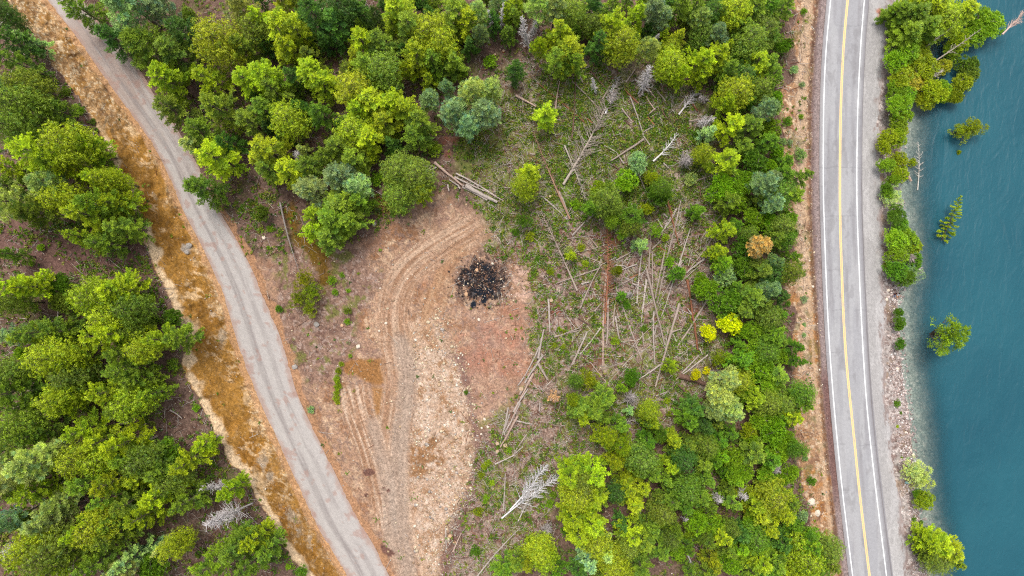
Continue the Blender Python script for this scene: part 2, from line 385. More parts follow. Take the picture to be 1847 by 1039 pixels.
# downslope pale streaks, running across the bank
al = (mx_ * .86 + my_ * .5); ac = (-mx_ * .5 + my_ * .86)
wq = 3.2 * (F_(3.5, 242, 3) - .5); stv = fbm((ac + al * .25 + wq) / .9, (al + wq) / 3.0, 140, 5, .7)
mixc((226, 190, 144), mb * sstep(.53, .60, stv) * (sstep(.46, .58, F_(5.5, 141, 4)) * .85 + .02))
mixc((236, 214, 178), mb * sstep(.54, .64, F_(.55, 142, 5, .8)) * (1 - wet * .9) * (1 - wet2 * .7) * .8)
mixc((128, 92, 62), mb * sstep(.56, .64, F_(.9, 143, 5, .75)) * (1 - wet) * .7)
mixc((236, 206, 168), mb * sstep(.16, .05, np.abs(t - .06) + (F_(2.5, 144, 4) - .5) * .35) * lowh * .9)      # pale lip at the top of the bank
mixc((234, 204, 164), mb * sstep(26, 8, np.hypot((u - 340), (v - 592)) + (F_(2, 145, 4) - .5) * 34) * .9)
mixc((160, 148, 136), mb * sstep(12, 5, np.hypot((u - 336), (v - 448)) + (F_(1, 146, 4) - .5) * 12))
for cx, cy, rr in [(475,830,17),(487,860,13),(525,930,14),(540,955,13),(560,975,10),(510,905,10),(400,610,16),(385,570,9)]:
    mixc((190, 172, 148), mb * sstep(rr, rr * .4, np.hypot((u - cx), (v - cy) * .6) + (F_(1.1, int(cx) + 7, 5, .7) - .5) * 26 + 3) * .75)
# strip of tan dirt against the gravel road
mixc((196, 152, 112), sstep(3, 0, np.abs(u - gl + 3) - 7 - (F_(1.4, 150, 4) - .5) * 12) * .8)
mixc((186, 140, 104), sstep(3, 0, np.abs(u - gr - 4) - 8 - (F_(2.0, 151, 4) - .5) * 18) * .8 * sstep(300, 380, v))
# -------- highway verge
hl, hr, sr, sh = hwL(v), hwR(v), shR(v), shore(v)
bankw = 66 + (F_(8, 160, 3) - .5) * 50
dv = hl - u
mv = sstep(-3, 3, bankw - dv + (F_(2, 161, 4) - .5) * 16) * (dv > -5)
mixc((182, 140, 104), mv)
mixc((186, 128, 70), mv * sstep(.5, .62, F_(3.6, 162, 5, .65)) * sstep(380, 480, v) * .9)
mixc((158, 112, 88), mv * sstep(.48, .62, F_(3.0, 163, 5, .65)) * sstep(400, 300, v) * .9)
mixc((226, 198, 166), mv * sstep(.54, .62, F_(.8, 164, 5, .75)) * .9)
mixc((214, 184, 154), mv * sstep(14, 5, np.abs(dv - 42 - 8 * (F_(6, 165, 2) - .5)) + (F_(1.5, 166, 4) - .5) * 16) * .8 * sstep(900, 500, v))
mixc((130, 96, 78), mv * sstep(.56, .64, F_(1.2, 167, 5, .75)) * .7)
mixc((120, 118, 72), mv * sstep(.58, .68, F_(3, 168, 4, .7)) * .6)
ditch = 24 - 3 * sstep(400, 600, v)
mixc((104, 78, 66), sstep(6, 1, np.abs(dv - ditch) + (F_(1.5, 169, 4) - .5) * 8) * .75)
mixc((214, 180, 146), sstep(5, 1, np.abs(dv - ditch - 9) + (F_(1.2, 170, 4) - .5) * 9) * .7)
red = sstep(2, -2, dv - ditch + 3 + (F_(1.5, 171, 4) - .5) * 4) * (dv > -6)
mixc((158, 140, 136), red)
mixc((124, 92, 86), red * sstep(640, 700, v) * sstep(950, 860, v) * .9)
mixc((128, 104, 98), red * sstep(14, 20, dv + (F_(2, 172, 4) - .5) * 6) * .8)
# -------- lake side: gravel, riprap, lake bed
ls = (u > sr - 8)
mixc((176, 164, 158), ls * 1.0)
mixc((148, 124, 116), ls * sstep(.5, .62, F_(1.6, 175, 5, .7)) * .9)
mixc((222, 208, 200), ls * sstep(.54, .62, F_(.6, 176, 4, .8)) * .9)
mixc((160, 132, 106), ls * sstep(.56, .66, F_(3.0, 177, 4)) * .7)
uw = sstep(-2, 3, u - sh)
mixc((166, 176, 162), uw * .95)
mixc((206, 206, 190), uw * sstep(.54, .62, F_(.7, 178, 4, .8)) * .7); mixc((140, 152, 142), uw * sstep(.52, .62, F_(1.2, 179, 4, .8)) * .7)
# every few decimetres the soil differs
C = np.clip(C * (0.84 + 0.32 * wn)[:, None] * (0.86 + 0.28 * F_(.45, 190, 2))[:, None], 0, 1)
x, y = P(u, v, h)
me = mesh_from("ground", np.stack([x, y, h], 1), grid_faces(sh_[1], sh_[0])[:, ::-1] if False else grid_faces(sh_[1], sh_[0]), [M_ground], C, smooth=True)
link("ground", me, kind="structure")

# ================================================================ ROAD STRIPS
def strip(name, fl, fr, n, z0, material, colf, v0=-60, v1=1100, step=2.0, kind="structure", crown=0):
    vs = np.arange(v0, v1, step); ts = np.linspace(0, 1, n)
    VVs, T = np.meshgrid(vs, ts, indexing='ij')
    Us = fl(VVs) * (1 - T) + fr(VVs) * T
    uu, vv = Us.ravel(), VVs.ravel()
    z = base_h(uu, vv) + z0 + crown * (1 - (2 * T.ravel() - 1) ** 2)
    x, y = P(uu, vv, z)
    cols = colf(uu, vv, T.ravel(), (uu - U0) / 8.5, (vv - V0) / 8.5)
    me = mesh_from(name, np.stack([x, y, z], 1), grid_faces(n, len(vs)), [material], np.clip(cols, 0, 1), smooth=True)
    return link(name, me, kind=kind)
def mixa(C, c, m): m = np.clip(m, 0, 1)[:, None]; return C * (1 - m) + lin(c) * m
def c_gravel(u, v, t, X, Y):
    C = np.tile(lin((194, 187, 182)), (len(u), 1))
    q = t * 9.4
    C = mixa(C, (174, 156, 146), sstep(.9, .35, fbm(X / 9, Y / 9, 201, 3)) * sstep(420, 200, v) * .9)
    st = fbm(q / .9, (Y + X) / 14, 202, 3, .6)
    for c0, wd, a in [(.36, .08, .75), (.66, .07, .5)]:
        C = mixa(C, (142, 132, 130), sstep(wd * 1.5, wd * .4, np.abs(t - c0 + .05 * (fbm(Y / 12, X / 12, 203, 2) - .5))) * a * sstep(.3, .6, st) )
    C = mixa(C, (200, 194, 188), sstep(.5, .66, st) * .4)
    C = mixa(C, (178, 140, 122), sstep(.14, .02, np.minimum(t, 1 - t) + (fbm(X / 2, Y / 2, 204, 4) - .5) * .25) * .55)
    C = mixa(C, (176, 138, 124), sstep(.64, .72, fbm(X / 1.5, Y / 1.5, 206, 3)) * .5)
    return C * (.9 + .2 * fbm(X / .5, Y / .5, 205, 3, .8))[:, None] * (.93 + .14 * RNG.random(len(u)))[:, None]
strip("gravel_road", grL, grR, 48, 0.03, M_gravel, c_gravel)
def c_should(u, v, t, X, Y):
    C = np.tile(lin((182, 178, 176)), (len(u), 1))
    C = mixa(C, (166, 144, 136), sstep(.72, .98, t + (fbm(X / 2, Y / 2, 212, 4) - .5) * .45) * .8)
    C = mixa(C, (150, 146, 146), sstep(.12, .0, t) * .6)
    C = mixa(C, (202, 198, 196), sstep(.5, .62, fbm(X / 1.5, Y / 6, 213, 4, .7)) * .6)
    C = mixa(C, (150, 132, 126), sstep(.6, .66, fbm(X / .8, Y / 1.6, 214, 4, .8)) * sstep(.55, .75, t) * .8)
    C = mixa(C, (196, 118, 84), sstep(9, 3, np.hypot(u - 1587, (v - 22) * .7) + (fbm(X / .7, Y / .7, 215, 3) - .5) * 8) * .8)
    return C * (.86 + .28 * fbm(X / .5, Y / .5, 216, 3, .8))[:, None] * (.86 + .28 * RNG.random(len(u)))[:, None]
asR = lambda v: hwR(v) + 9.0 + 3.0 * sstep(0, 1039, v)
asL = lambda v: hwL(v) - 7.0
strip("road_shoulder", lambda v: asR(v) - 2, lambda v: shR(v) + 2.5 * np.sin(v / 17.0) + 1.5 * np.sin(v / 5.3), 30, 0.0, M_gravel, c_should)
def c_asph(u, v, t, X, Y):
    C = np.tile(lin((176, 175, 178)), (len(u), 1))
    for c0 in (.2, .4, .58, .78):
        C = mixa(C, (158, 155, 158), sstep(.07, .01, np.abs(t - c0)) * .75 * sstep(.3, .6, fbm(X / 2, Y / 15, 220, 3)))
    C = mixa(C, (190, 189, 190), sstep(.45, .62, fbm(X / 1.2, Y / 10, 221, 4)) * .6); C = mixa(C, (150, 147, 149), sstep(.58, .66, fbm(X / 2.4, Y / 5, 229, 4, .7)) * .45)
    d = u - hwR(v)
    C = mixa(C, (150, 146, 150), sstep(2, 7, d) * .7)                     # older strip outside the edge line
    C = mixa(C, (120, 112, 110), sstep(1.4, .4, np.abs(d - 9.2 + 1.2 * (fbm(Y / 3, X * 0, 224, 3) - .5)) ) * .7)
    C = mixa(C, (158, 150, 150), sstep(-1, -6, u - hwL(v)) * .6)
    # transverse cracks
    for k, cv in enumerate([128, 390, 487, 637, 757, 302, 46, 212, 560, 885, 803]):
        dd = np.abs(v - cv - 3 * (fbm(X / 1.2, Y * 0 + k, 225, 3) - .5) * 2)
        C = mixa(C, (128, 126, 130), sstep(1.1, .2, dd) * .45 * sstep(.35, .5, fbm(X / 3 + k * 9, Y * 0, 226, 2)))
    d2, _, _ = sdline(u, v, [(1500, 803), (1512, 806), (1512, 803)])
    return C * (.92 + .16 * fbm(X / .35, Y / .35, 222, 2, .8))[:, None] * (.96 + .08 * RNG.random(len(u)))[:, None]
strip("road", asL, asR, 60, 0.05, M_asphalt, c_asph, step=1.6)
def line_col(c, wear):
    def f(u, v, t, X, Y):
        C = np.tile(lin(c), (len(u), 1)) * 1.3
        return mixa(C, (185, 180, 172), sstep(.6, .72, fbm(X / .3, Y / 1.2, 230, 3, .8)) * wear)
    return f
for nm, f, wd, c in [("white_edge_line", hwL, .95, (238, 238, 238)), ("white_edge_line", hwR, .95, (238, 238, 238))]:
    strip(nm, lambda v, f=f, wd=wd: f(v) - wd, lambda v, f=f, wd=wd: f(v) + wd, 3, 0.056, M_paint, line_col(c, .35), step=3)
for off in (-1.25, 1.25):
    strip("yellow_centre_line", lambda v: hwY(v) + off - .95, lambda v: hwY(v) + off + .95, 3, 0.056, M_paint, line_col((240, 204, 140), .45), step=3)

# ================================================================ LAKE
ZW = -2.1
wu = np.concatenate([np.arange(1560, 1760, 3.0), np.arange(1760, 1990, 10.0), 1990 + np.cumsum(np.geomspace(12, 1500, 18))])
wv = np.concatenate([-(np.cumsum(np.geomspace(12, 1500, 18)))[::-1] - 70, np.arange(-70, 1110, 4.0), 1110 + np.cumsum(np.geomspace(12, 1500, 18))])
Uw, Vw = np.meshgrid(wu, wv); uw_, vw_ = Uw.ravel(), Vw.ravel()
dep = np.clip(ZW - hgt(uw_, vw_), 0, 20)
x, y = P(uw_, vw_, ZW)
me = mesh_from("lake_water", np.stack([x, y, np.full(len(x), ZW)], 1), grid_faces(len(wu), len(wv)), [], None, smooth=True, attr={"depth": dep})
m, nt, b = mat("lake_water")
at = nt.nodes.new("ShaderNodeAttribute"); at.attribute_name = "depth"
mr = nt.nodes.new("ShaderNodeMapRange"); mr.interpolation_type = 'SMOOTHSTEP'
mr.inputs[1].default_value = 0.0; mr.inputs[2].default_value = 4.2; mr.inputs[3].default_value = .10; mr.inputs[4].default_value = 1.0
nt.links.new(at.outputs["Fac"], mr.inputs[0]); nt.links.new(mr.outputs[0], b.inputs["Alpha"])
n1, r1 = noise_fac(nt, .035, 0, 1, 3)
cr = nt.nodes.new("ShaderNodeMix"); cr.data_type = 'RGBA'
cr.inputs["A"].default_value = (*lin((28, 88, 104)), 1); cr.inputs["B"].default_value = (*lin((38, 102, 116)), 1)
nt.links.new(r1.outputs[0], cr.inputs["Factor"]); nt.links.new(cr.outputs["Result"], b.inputs["Base Color"])
b.inputs["Roughness"].default_value = .42; b.inputs["Specular IOR Level"].default_value = .5; b.inputs["IOR"].default_value = 1.33
tc = nt.nodes.new("ShaderNodeTexCoord")
def ripple(sx, sy, rot, scale, det):
    mp = nt.nodes.new("ShaderNodeMapping"); mp.inputs["Rotation"].default_value = (0, 0, rot); mp.inputs["Scale"].default_value = (sx, sy, 1)
    n = nt.nodes.new("ShaderNodeTexNoise"); n.inputs["Scale"].default_value = scale; n.inputs["Detail"].default_value = det; n.inputs["Distortion"].default_value = .9
    nt.links.new(tc.outputs["Object"], mp.inputs[0]); nt.links.new(mp.outputs[0], n.inputs["Vector"]); return n.outputs["Fac"]
ra = ripple(1, .45, math.radians(-40), .75, 3); rb = ripple(1, .5, math.radians(-70), .25, 3)
ad = nt.nodes.new("ShaderNodeMath"); ad.operation = 'MULTIPLY_ADD'; ad.inputs[1].default_value = 2.0
nt.links.new(rb, ad.inputs[0]); nt.links.new(ra, ad.inputs[2])
bp = nt.nodes.new("ShaderNodeBump"); bp.inputs["Strength"].default_value = .5; bp.inputs["Distance"].default_value = .32
nt.links.new(ad.outputs[0], bp.inputs["Height"]); nt.links.new(bp.outputs[0], b.inputs["Normal"])
me.materials.append(m); link("lake_water", me, kind="structure")
# ================================================================ VEGETATION PROTOTYPES
def rand_dirs(n, rng):
    d = rng.normal(size=(n, 3)); return d / np.linalg.norm(d, axis=1)[:, None]
def quads_from(base, dirs, length, width, rng, curl=.0):
    """one elongated leaf/needle-spray quad per row"""
    n = len(base)
    r = rand_dirs(n, rng); side = np.cross(dirs, r); side /= (np.linalg.norm(side, axis=1)[:, None] + 1e-9)
    L = length[:, None]; w_ = width[:, None]
    a = base - side * w_ * .35; b = base + side * w_ * .35
    mid = base + dirs * L
    c = mid + side * w_ * .5; d = mid - side * w_ * .5
    V = np.stack([a, b, c, d], 1).reshape(-1, 3)
    F = np.arange(4 * n).reshape(n, 4); return V, F
def crown_mesh(name, clumps, tints, nq, size, leafl, leafw, rng, upbias=.55, material=None, squash=.8):
    """clumps: (n,3) centres; outward directions derive from each clump's own axis"""
    C0, A = clumps; n = len(C0)
    B = np.repeat(C0, nq, 0); Ax = np.repeat(A, nq, 0); T = np.repeat(tints, nq, 0)
    d = rand_dirs(n * nq, rng) * 1.0 + Ax * .7 + np.array([0, 0, upbias]); d /= np.linalg.norm(d, axis=1)[:, None]
    S = np.repeat(size, nq)
    off = rand_dirs(n * nq, rng) * (S * rng.random(n * nq) ** .5)[:, None]; off[:, 2] *= squash
    base = B + off * .9 + d * (S * .25)[:, None]
    L = leafl * (0.7 + .6 * rng.random(n * nq)); Wd = leafw * (0.7 + .6 * rng.random(n * nq))
    V, F = quads_from(base, d, L, Wd, rng)
    q = (0.88 + .24 * rng.random(n * nq)); cols = np.repeat(T * q[:, None], 4, 0)
    return mesh_from(name, V, F, [material], cols)
def plume_fir(name, rng, R=4.0, H=18.0, nb=80, pw=.8, base=.12, droop=.12, side_ang=42, dens=1.0, lob=.8, ql=.42, qw=.15, young=.4):
    """conifer crown: every bough is a plume of needle sprays with side plumes, darker gaps between the boughs"""
    Cb = []; D = []; Tn = []; Wd = []; br = []; s0 = rng.random() * 50
    OLD_SHADED = np.array([.34, .50, .58]); NEW = np.array([1.18, 1.21, .98])      # old needles, darkened further with painted inner-bough shade / this spring's shoots
    def plume(p, d, L, w0, tint, curl):
        st = .24; k = 0; L = L * 1.0; n = max(2, int(L / st)); q = p.copy(); dd = d.copy()
        for k in range(n):
            f = (k + 1) / n
            for j in range(int(round((4 + 3 * rng.random()) * dens * (.45 + .75 * f)))):
                o = rng.normal(size=3) * np.array([1, 1, .55]) * w0 * (.55 + .6 * math.sin(math.pi * min(1, f * .9)))
                v = dd * .9 + rng.normal(size=3) * .55 + np.array([0, 0, .25]); Cb.append(q + o); D.append(v / np.linalg.norm(v)); Tn.append(tint * (OLD_SHADED * (1 - f) + NEW * f)); Wd.append(1.0)
            dd = dd + np.array([0, 0, curl * st]); dd /= np.linalg.norm(dd); q = q + dd * st
        return q
    for i in range(nb):
        t = ((i + rng.random()) / nb) ** .9; z0 = H * (base + (1 - base) * t) ; ang = i * 2.39996 + rng.normal() * .35
        lb = vnoise(np.array([math.cos(ang) * 1.5 + s0 + z0 / 5.0]), np.array([math.sin(ang) * 1.5 + 5 + z0 / 7.0]), 3)[0]
        L = R * ((1 - t) ** pw + .05) * (1 - .25 * max(0, .3 - t) / .3) * (.50 + lob * .26 * lb + .66 * rng.random() ** 1.3) + .2
        el = math.radians(46 * t - 10 + rng.normal() * 7); d0 = np.array([math.cos(ang) * math.cos(el), math.sin(ang) * math.cos(el), math.sin(el)])
        base_t = np.ones(3) * (.80 + .30 * rng.random()); y = rng.random()
        tint = base_t * (np.array([1.24, 1.22, .95]) if y < young else np.array([.74, .86, 1.1]) if y > .80 else 1.0)
        o = np.array([0, 0, z0]); start = o + d0 * L * .16
        plume(start, d0 - np.array([0, 0, droop]), L * .84, .08, tint, .14)
        br.append((o, o + d0 * L * .8 - np.array([0, 0, droop * L * .4])))
        sd = np.array([-math.sin(ang), math.cos(ang), 0]); s = .30 * L; sg = 1
        while s < L * .92 and L > .7:
            for sg in (-1, 1):
                if rng.random() < .12: continue
                a = math.radians(side_ang + rng.normal() * 8); l2 = (.46 * (L - s) + .28) * (.75 + .5 * rng.random())
                d2 = d0 * math.cos(a) + sd * sg * math.sin(a) - np.array([0, 0, droop * .8]); d2 /= np.linalg.norm(d2)
                plume(o + d0 * s - np.array([0, 0, droop * s * .6]), d2, l2, .065, tint * (.82 + .36 * rng.random()), .22)
            s += .50 + .16 * rng.random()
    plume(np.array([0, 0, H * .965]), np.array([0, 0, 1.0]), H * .035 + .3, .08, np.array([1.25, 1.18, 1.0]), 0)
    C0 = np.array(Cb); d = np.array(D); n = len(C0); nrm = np.array([0, 0, 1.0]) + d * .25 + rng.normal(size=(n, 3)) * .55
    t2 = np.cross(nrm, d); t2 /= np.linalg.norm(t2, axis=1)[:, None] + 1e-9
    L = (ql * (.7 + .6 * rng.random(n)))[:, None]; W_ = (qw * (.7 + .6 * rng.random(n)))[:, None] / 2
    V = np.stack([C0 - t2 * W_ * .7, C0 + t2 * W_ * .7, C0 + d * L + t2 * W_ * .9, C0 + d * L - t2 * W_ * .9], 1).reshape(-1, 3)
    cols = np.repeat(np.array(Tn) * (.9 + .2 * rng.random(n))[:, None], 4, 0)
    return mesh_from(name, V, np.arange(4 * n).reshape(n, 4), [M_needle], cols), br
def puff_mesh(name, C0, A, tints, nq, rad, ql, qw, rng, material, squash=.8):
    """billowy sprays: small faces lying on the upper skin of each clump, so every clump catches the light as one"""
    n = len(C0); m = n * nq
    d = rand_dirs(m, rng) + np.repeat(A, nq, 0) * .45 + np.array([0, 0, .45]); d /= np.linalg.norm(d, axis=1)[:, None]
    S = np.repeat(rad, nq) * (.72 + .42 * rng.random(m)); off = d * S[:, None]; off[:, 2] *= squash
    c = np.repeat(C0, nq, 0) + off
    nrm = d + rng.normal(size=(m, 3)) * .38; nrm /= np.linalg.norm(nrm, axis=1)[:, None]
    t1 = np.cross(nrm, rand_dirs(m, rng)); t1 /= np.linalg.norm(t1, axis=1)[:, None] + 1e-9; t2 = np.cross(nrm, t1)
    L = (ql * (.7 + .6 * rng.random(m)))[:, None] / 2; Wd = (qw * (.7 + .6 * rng.random(m)))[:, None] / 2
    V = np.stack([c - t1 * L - t2 * Wd * .4, c - t2 * Wd * 1.1, c + t1 * L + t2 * Wd * .4, c + t2 * Wd], 1).reshape(-1, 3)
    F = np.arange(4 * m).reshape(m, 4)
    q = (0.9 + .2 * rng.random(m)); cols = np.repeat(np.repeat(tints, nq, 0) * q[:, None], 4, 0)
    return mesh_from(name, V, F, [material], cols)
def tint_arr(n, rng, young=.35, cool=.2):
    """per-clump leaf colour factors: young growth is paler and yellower"""
    t = np.ones((n, 3)) * (0.78 + .34 * rng.random(n))[:, None]
    y = rng.random(n) < young
    t[y] *= np.array([1.30, 1.28, 1.0]); c = (rng.random(n) < cool) & ~y
    t[c] *= np.array([.70, .86, 1.15]); return t
def fir_clumps(rng, R=4.0, H=16.0, nb=95, shape='dome', base=.22, step=.62, spread=.30, droop=.12, whorl=0):
    Cs = []; Ax = []; Sz = []; br = []
    for i in range(nb):
        t = (i + rng.random()) / nb; t = t ** .85
        z0 = H * (base + (1 - base) * t)
        if shape == 'dome': prof = (max(0.02, 1 - t ** 2.2)) ** .55 * (.62 + .38 * min(1, t * 3))
        elif shape == 'cone': prof = (1 - t) ** .8 + .05
        else: prof = (1 - t ** 1.6) ** .8
        ang = i * 2.39996 + rng.random() * .7
        if whorl: ang = (i % whorl) * 2 * math.pi / whorl + (i // whorl) * .6 + rng.random() * .25
        lob = vnoise(np.array([math.cos(ang) * 1.6 + 9 + z0 / 5.0]), np.array([math.sin(ang) * 1.6 + 5 + z0 / 7.0]), int(R * 10 + H))[0]
        L = R * prof * (.42 + .80 * lob + .26 * rng.random()) + .15
        el = math.radians(32 * t - 12 + rng.normal() * 7)
        d0 = np.array([math.cos(ang) * math.cos(el), math.sin(ang) * math.cos(el), math.sin(el)])
        side = np.array([-math.sin(ang), math.cos(ang), 0]); s = max(.25, L * .22)
        br.append((np.array([0, 0, z0]), np.array([0, 0, z0]) + d0 * L * .9 + np.array([0, 0, -droop * L * .4])))
        while s <= L:
            f = s / L
            p = np.array([0, 0, z0]) + d0 * s + np.array([0, 0, -droop * L * f * f + .10 * L * f ** 3])
            Cs.append(p + rng.normal(size=3) * .08); Ax.append(d0); Sz.append(.30 + .18 * rng.random())
            sw = spread * (L - s) * 1.15 + .18 * L * (f > .3)
            k = 1
            while k * step * .8 <= sw + .1 and k < 5:
                for sg in (-1, 1):
                    Cs.append(p + side * sg * k * step * .8 + d0 * k * step * .35 + rng.normal(size=3) * .12 - np.array([0, 0, .04 * k]))
                    a = d0 * .7 + side * sg * .7; Ax.append(a); Sz.append(.28 + .16 * rng.random())
                k += 1
            s += step * (.85 + .3 * rng.random())
    Cs.append(np.array([0, 0, H])); Ax.append(np.array([0, 0, 1.])); Sz.append(.3)
    return np.array(Cs), np.array(Ax), np.array(Sz), br
def tubes_mesh(name, segs, mats, sides=5, cols=None):
    """segs: list of (p0,p1,r0,r1)"""
    V = []; F = []; CC = []
    for k, (p0, p1, r0, r1) in enumerate(segs):
        p0 = np.asarray(p0, float); p1 = np.asarray(p1, float); d = p1 - p0; l = np.linalg.norm(d)
        if l < 1e-6: continue
        d /= l; a = np.cross(d, [0, 0, 1.0] if abs(d[2]) < .9 else [1.0, 0, 0]); a /= np.linalg.norm(a); b = np.cross(d, a)
        i0 = len(V)
        for p, r in ((p0, r0), (p1, r1)):
            for s in range(sides):
                th = 2 * math.pi * s / sides; V.append(p + (a * math.cos(th) + b * math.sin(th)) * r)
                if cols is not None: CC.append(cols[k])
        for s in range(sides):
            s2 = (s + 1) % sides; F.append((i0 + s, i0 + s2, i0 + sides + s2, i0 + sides + s))
        # caps as fans of quads (degenerate-free for even sides)
    return mesh_from(name, np.array(V), np.array(F), mats, None if cols is None else np.array(CC), smooth=True)
def trunk_mesh(name, H, r, br, rng, bare=None):
    segs = []; p = np.array([0, 0, -0.6]); n = 6
    for i in range(n):
        q = np.array([rng.normal() * .05, rng.normal() * .05, H * (i + 1) / n]) if i < n - 1 else np.array([0, 0, H])
        segs.append((p, q, r * (1 - i / n) + .03, r * (1 - (i + 1) / n) + .03)); p = q
    for a, b in br: segs.append((a, b, .055, .015))
    return tubes_mesh(name, segs, [M_bark], 6)
def pine_clumps(rng, R=4.0, H=17.0, nb=34, base=.38):
    Cs = []; Ax = []; Sz = []; br = []
    for i in range(nb):
        t = (i + rng.random()) / nb; z0 = H * (base + (1 - base) * t)
        prof = (1 - t ** 1.8) ** .7 * .95 + .08; ang = i * 2.39996 + rng.random() * .5; L = R * prof * (.7 + .4 * rng.random())
        el = math.radians(12 + 40 * t + rng.normal() * 8); d0 = np.array([math.cos(ang) * math.cos(el), math.sin(ang) * math.cos(el), math.sin(el)])
        side = np.array([-math.sin(ang), math.cos(ang), 0]); o = np.array([0, 0, z0]); br.append((o, o + d0 * L))
        s = L * .38
        while s <= L + .01:
            f = s / L
            for sg in (-1, 0, 1):
                if sg and rng.random() < .15: continue
                w_ = sg * (.30 + .34 * L * .3 * (1.2 - f)) * (1.1 + .5 * rng.random())
                p = o + d0 * s + side * w_ + np.array([0, 0, .12 * abs(w_) + .25 * rng.random()])
                Cs.append(p); Ax.append(np.array([0, 0, .8]) + d0 * .4 + side * sg * .3); Sz.append(.20 + .12 * rng.random())
                if sg: br.append((o + d0 * (s - .3), p))
            s += .62
    return np.array(Cs), np.array(Ax), np.array(Sz), br
def broad_clumps(rng, R=3.5, H=9.0, n=520, base=.28):
    nl = 11; lobes = []
    for i in range(nl):
        a = i * 2.39996 + rng.random(); rr = R * .62 * math.sqrt((i + .3) / nl) * (.9 + .35 * rng.random())
        zz = H * (.52 + .34 * rng.random()) - .25 * rr; lobes.append((np.array([rr * math.cos(a), rr * math.sin(a), zz]), R * (.36 + .2 * rng.random())))
    Cs = []; Ax = []; Sz = []; br = []
    o = np.array([0, 0, H * base])
    for c, r in lobes:
        br.append((o + np.array([0, 0, rng.random() * H * .2]), c)); m = int(n / nl)
        d = rand_dirs(m, rng); d[:, 2] = np.where(d[:, 2] < -.3, -d[:, 2], d[:, 2])
        rr = r * (.72 + .34 * rng.random(m))
        for k in range(m):
            Cs.append(c + d[k] * rr[k] * np.array([1, 1, .75])); Ax.append(d[k]); Sz.append(.24 + .2 * rng.random())
            if k % 9 == 0: br.append((c, Cs[-1]))
    return np.array(Cs), np.array(Ax), np.array(Sz), br
PROTO = {}
def build_protos():
    #             R,  H, nb,  pw, base, droop, side, lobes
    for k, (H, nb, pw, base, droop, sa, lob, yg) in enumerate([(17, 74, .62, .16, .10, 44, .9, .42), (19, 84, .70, .14, .12, 40, .8, .36), (16, 68, .50, .20, .08, 48, 1.0, .45), (18, 78, .80, .12, .14, 42, .8, .34), (20, 90, .60, .15, .12, 45, 1.1, .40), (17, 70, .75, .15, .16, 38, .9, .38)]):
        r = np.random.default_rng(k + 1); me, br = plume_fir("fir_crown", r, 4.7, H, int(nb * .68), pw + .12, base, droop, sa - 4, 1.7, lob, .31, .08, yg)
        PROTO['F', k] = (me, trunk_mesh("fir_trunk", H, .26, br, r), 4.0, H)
    for k in range(2):                                    # rounder, billowy old firs
        r = np.random.default_rng(15 + k); c, a, s, br = fir_clumps(r, 4.0, 16, 88, 'dome', .2, step=.92, spread=.25)
        PROTO['F', 6 + k] = (puff_mesh("fir_crown", c, a, tint_arr(len(c), r, .4, .3), 22, s * (1.0 + .4 * r.random(len(s))), .30, .12, r, M_needle), trunk_mesh("fir_trunk", 16, .26, br, r), 4.0, 16)
    for k in range(3):                                    # young, feathery firs that read as a star from above
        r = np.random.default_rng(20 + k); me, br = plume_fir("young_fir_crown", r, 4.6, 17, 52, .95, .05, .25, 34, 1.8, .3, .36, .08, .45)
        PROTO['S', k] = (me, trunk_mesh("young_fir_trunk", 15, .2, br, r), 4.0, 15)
    for k in range(3):
        r = np.random.default_rng(30 + k); c, a, s, br = pine_clumps(r)
        PROTO['P', k] = (crown_mesh("pine_crown", (c, a), tint_arr(len(c), r, .3, .3), 42, s, .40, .075, r, .5, M_needle, 1.0), trunk_mesh("pine_trunk", 17, .27, br, r), 4.0, 17)
    for k in range(4):
        r = np.random.default_rng(40 + k); c, a, s, br = broad_clumps(r, 3.8, 9, 560)
        PROTO['D', k] = (crown_mesh("leaf_crown", (c, a), tint_arr(len(c), r, .35, .2), 17, s * 1.1, .27, .17, r, .6, M_leaf, 1), trunk_mesh("broadleaf_trunk", 5.2, .16, br, r), 3.9, 9)
    for k in range(2):                                    # thin-leaved willow growth, stems showing through
        r = np.random.default_rng(70 + k); c, a, s, br = broad_clumps(r, 4.1, 9, 250); j = r.permutation(len(c))[:200]
        br = br + [(np.array([0, 0, 1.0]), c[i]) for i in j[:46]]
        c, a, s = c[j], a[j], s[j]
        PROTO['V', k] = (crown_mesh("willow_leaves", (c, a), tint_arr(len(c), r, .35, .2), 20, s * 1.5, .34, .12, r, .5, M_leaf, 1), trunk_mesh("willow_stems", 3.2, .12, br, r), 3.9, 9)
    for k in range(3):                                    # bushes: low dome of leaves
        r = np.random.default_rng(50 + k); c, a, s, br = broad_clumps(r, 1.7, 2.2, 130, .1)
        PROTO['B', k] = (crown_mesh("bush_leaves", (c, a), tint_arr(len(c), r, .3, .15), 14, s * .9, .22, .14, r, .7, M_leaf, 1), trunk_mesh("bush_stems", 1.0, .05, br, r), 1.75, 2.2)
    for k in range(2):                                    # cedar: long drooping fronds
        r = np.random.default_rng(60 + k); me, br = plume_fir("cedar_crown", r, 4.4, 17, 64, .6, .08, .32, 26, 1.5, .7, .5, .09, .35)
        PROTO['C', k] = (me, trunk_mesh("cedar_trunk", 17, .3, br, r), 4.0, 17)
build_protos()
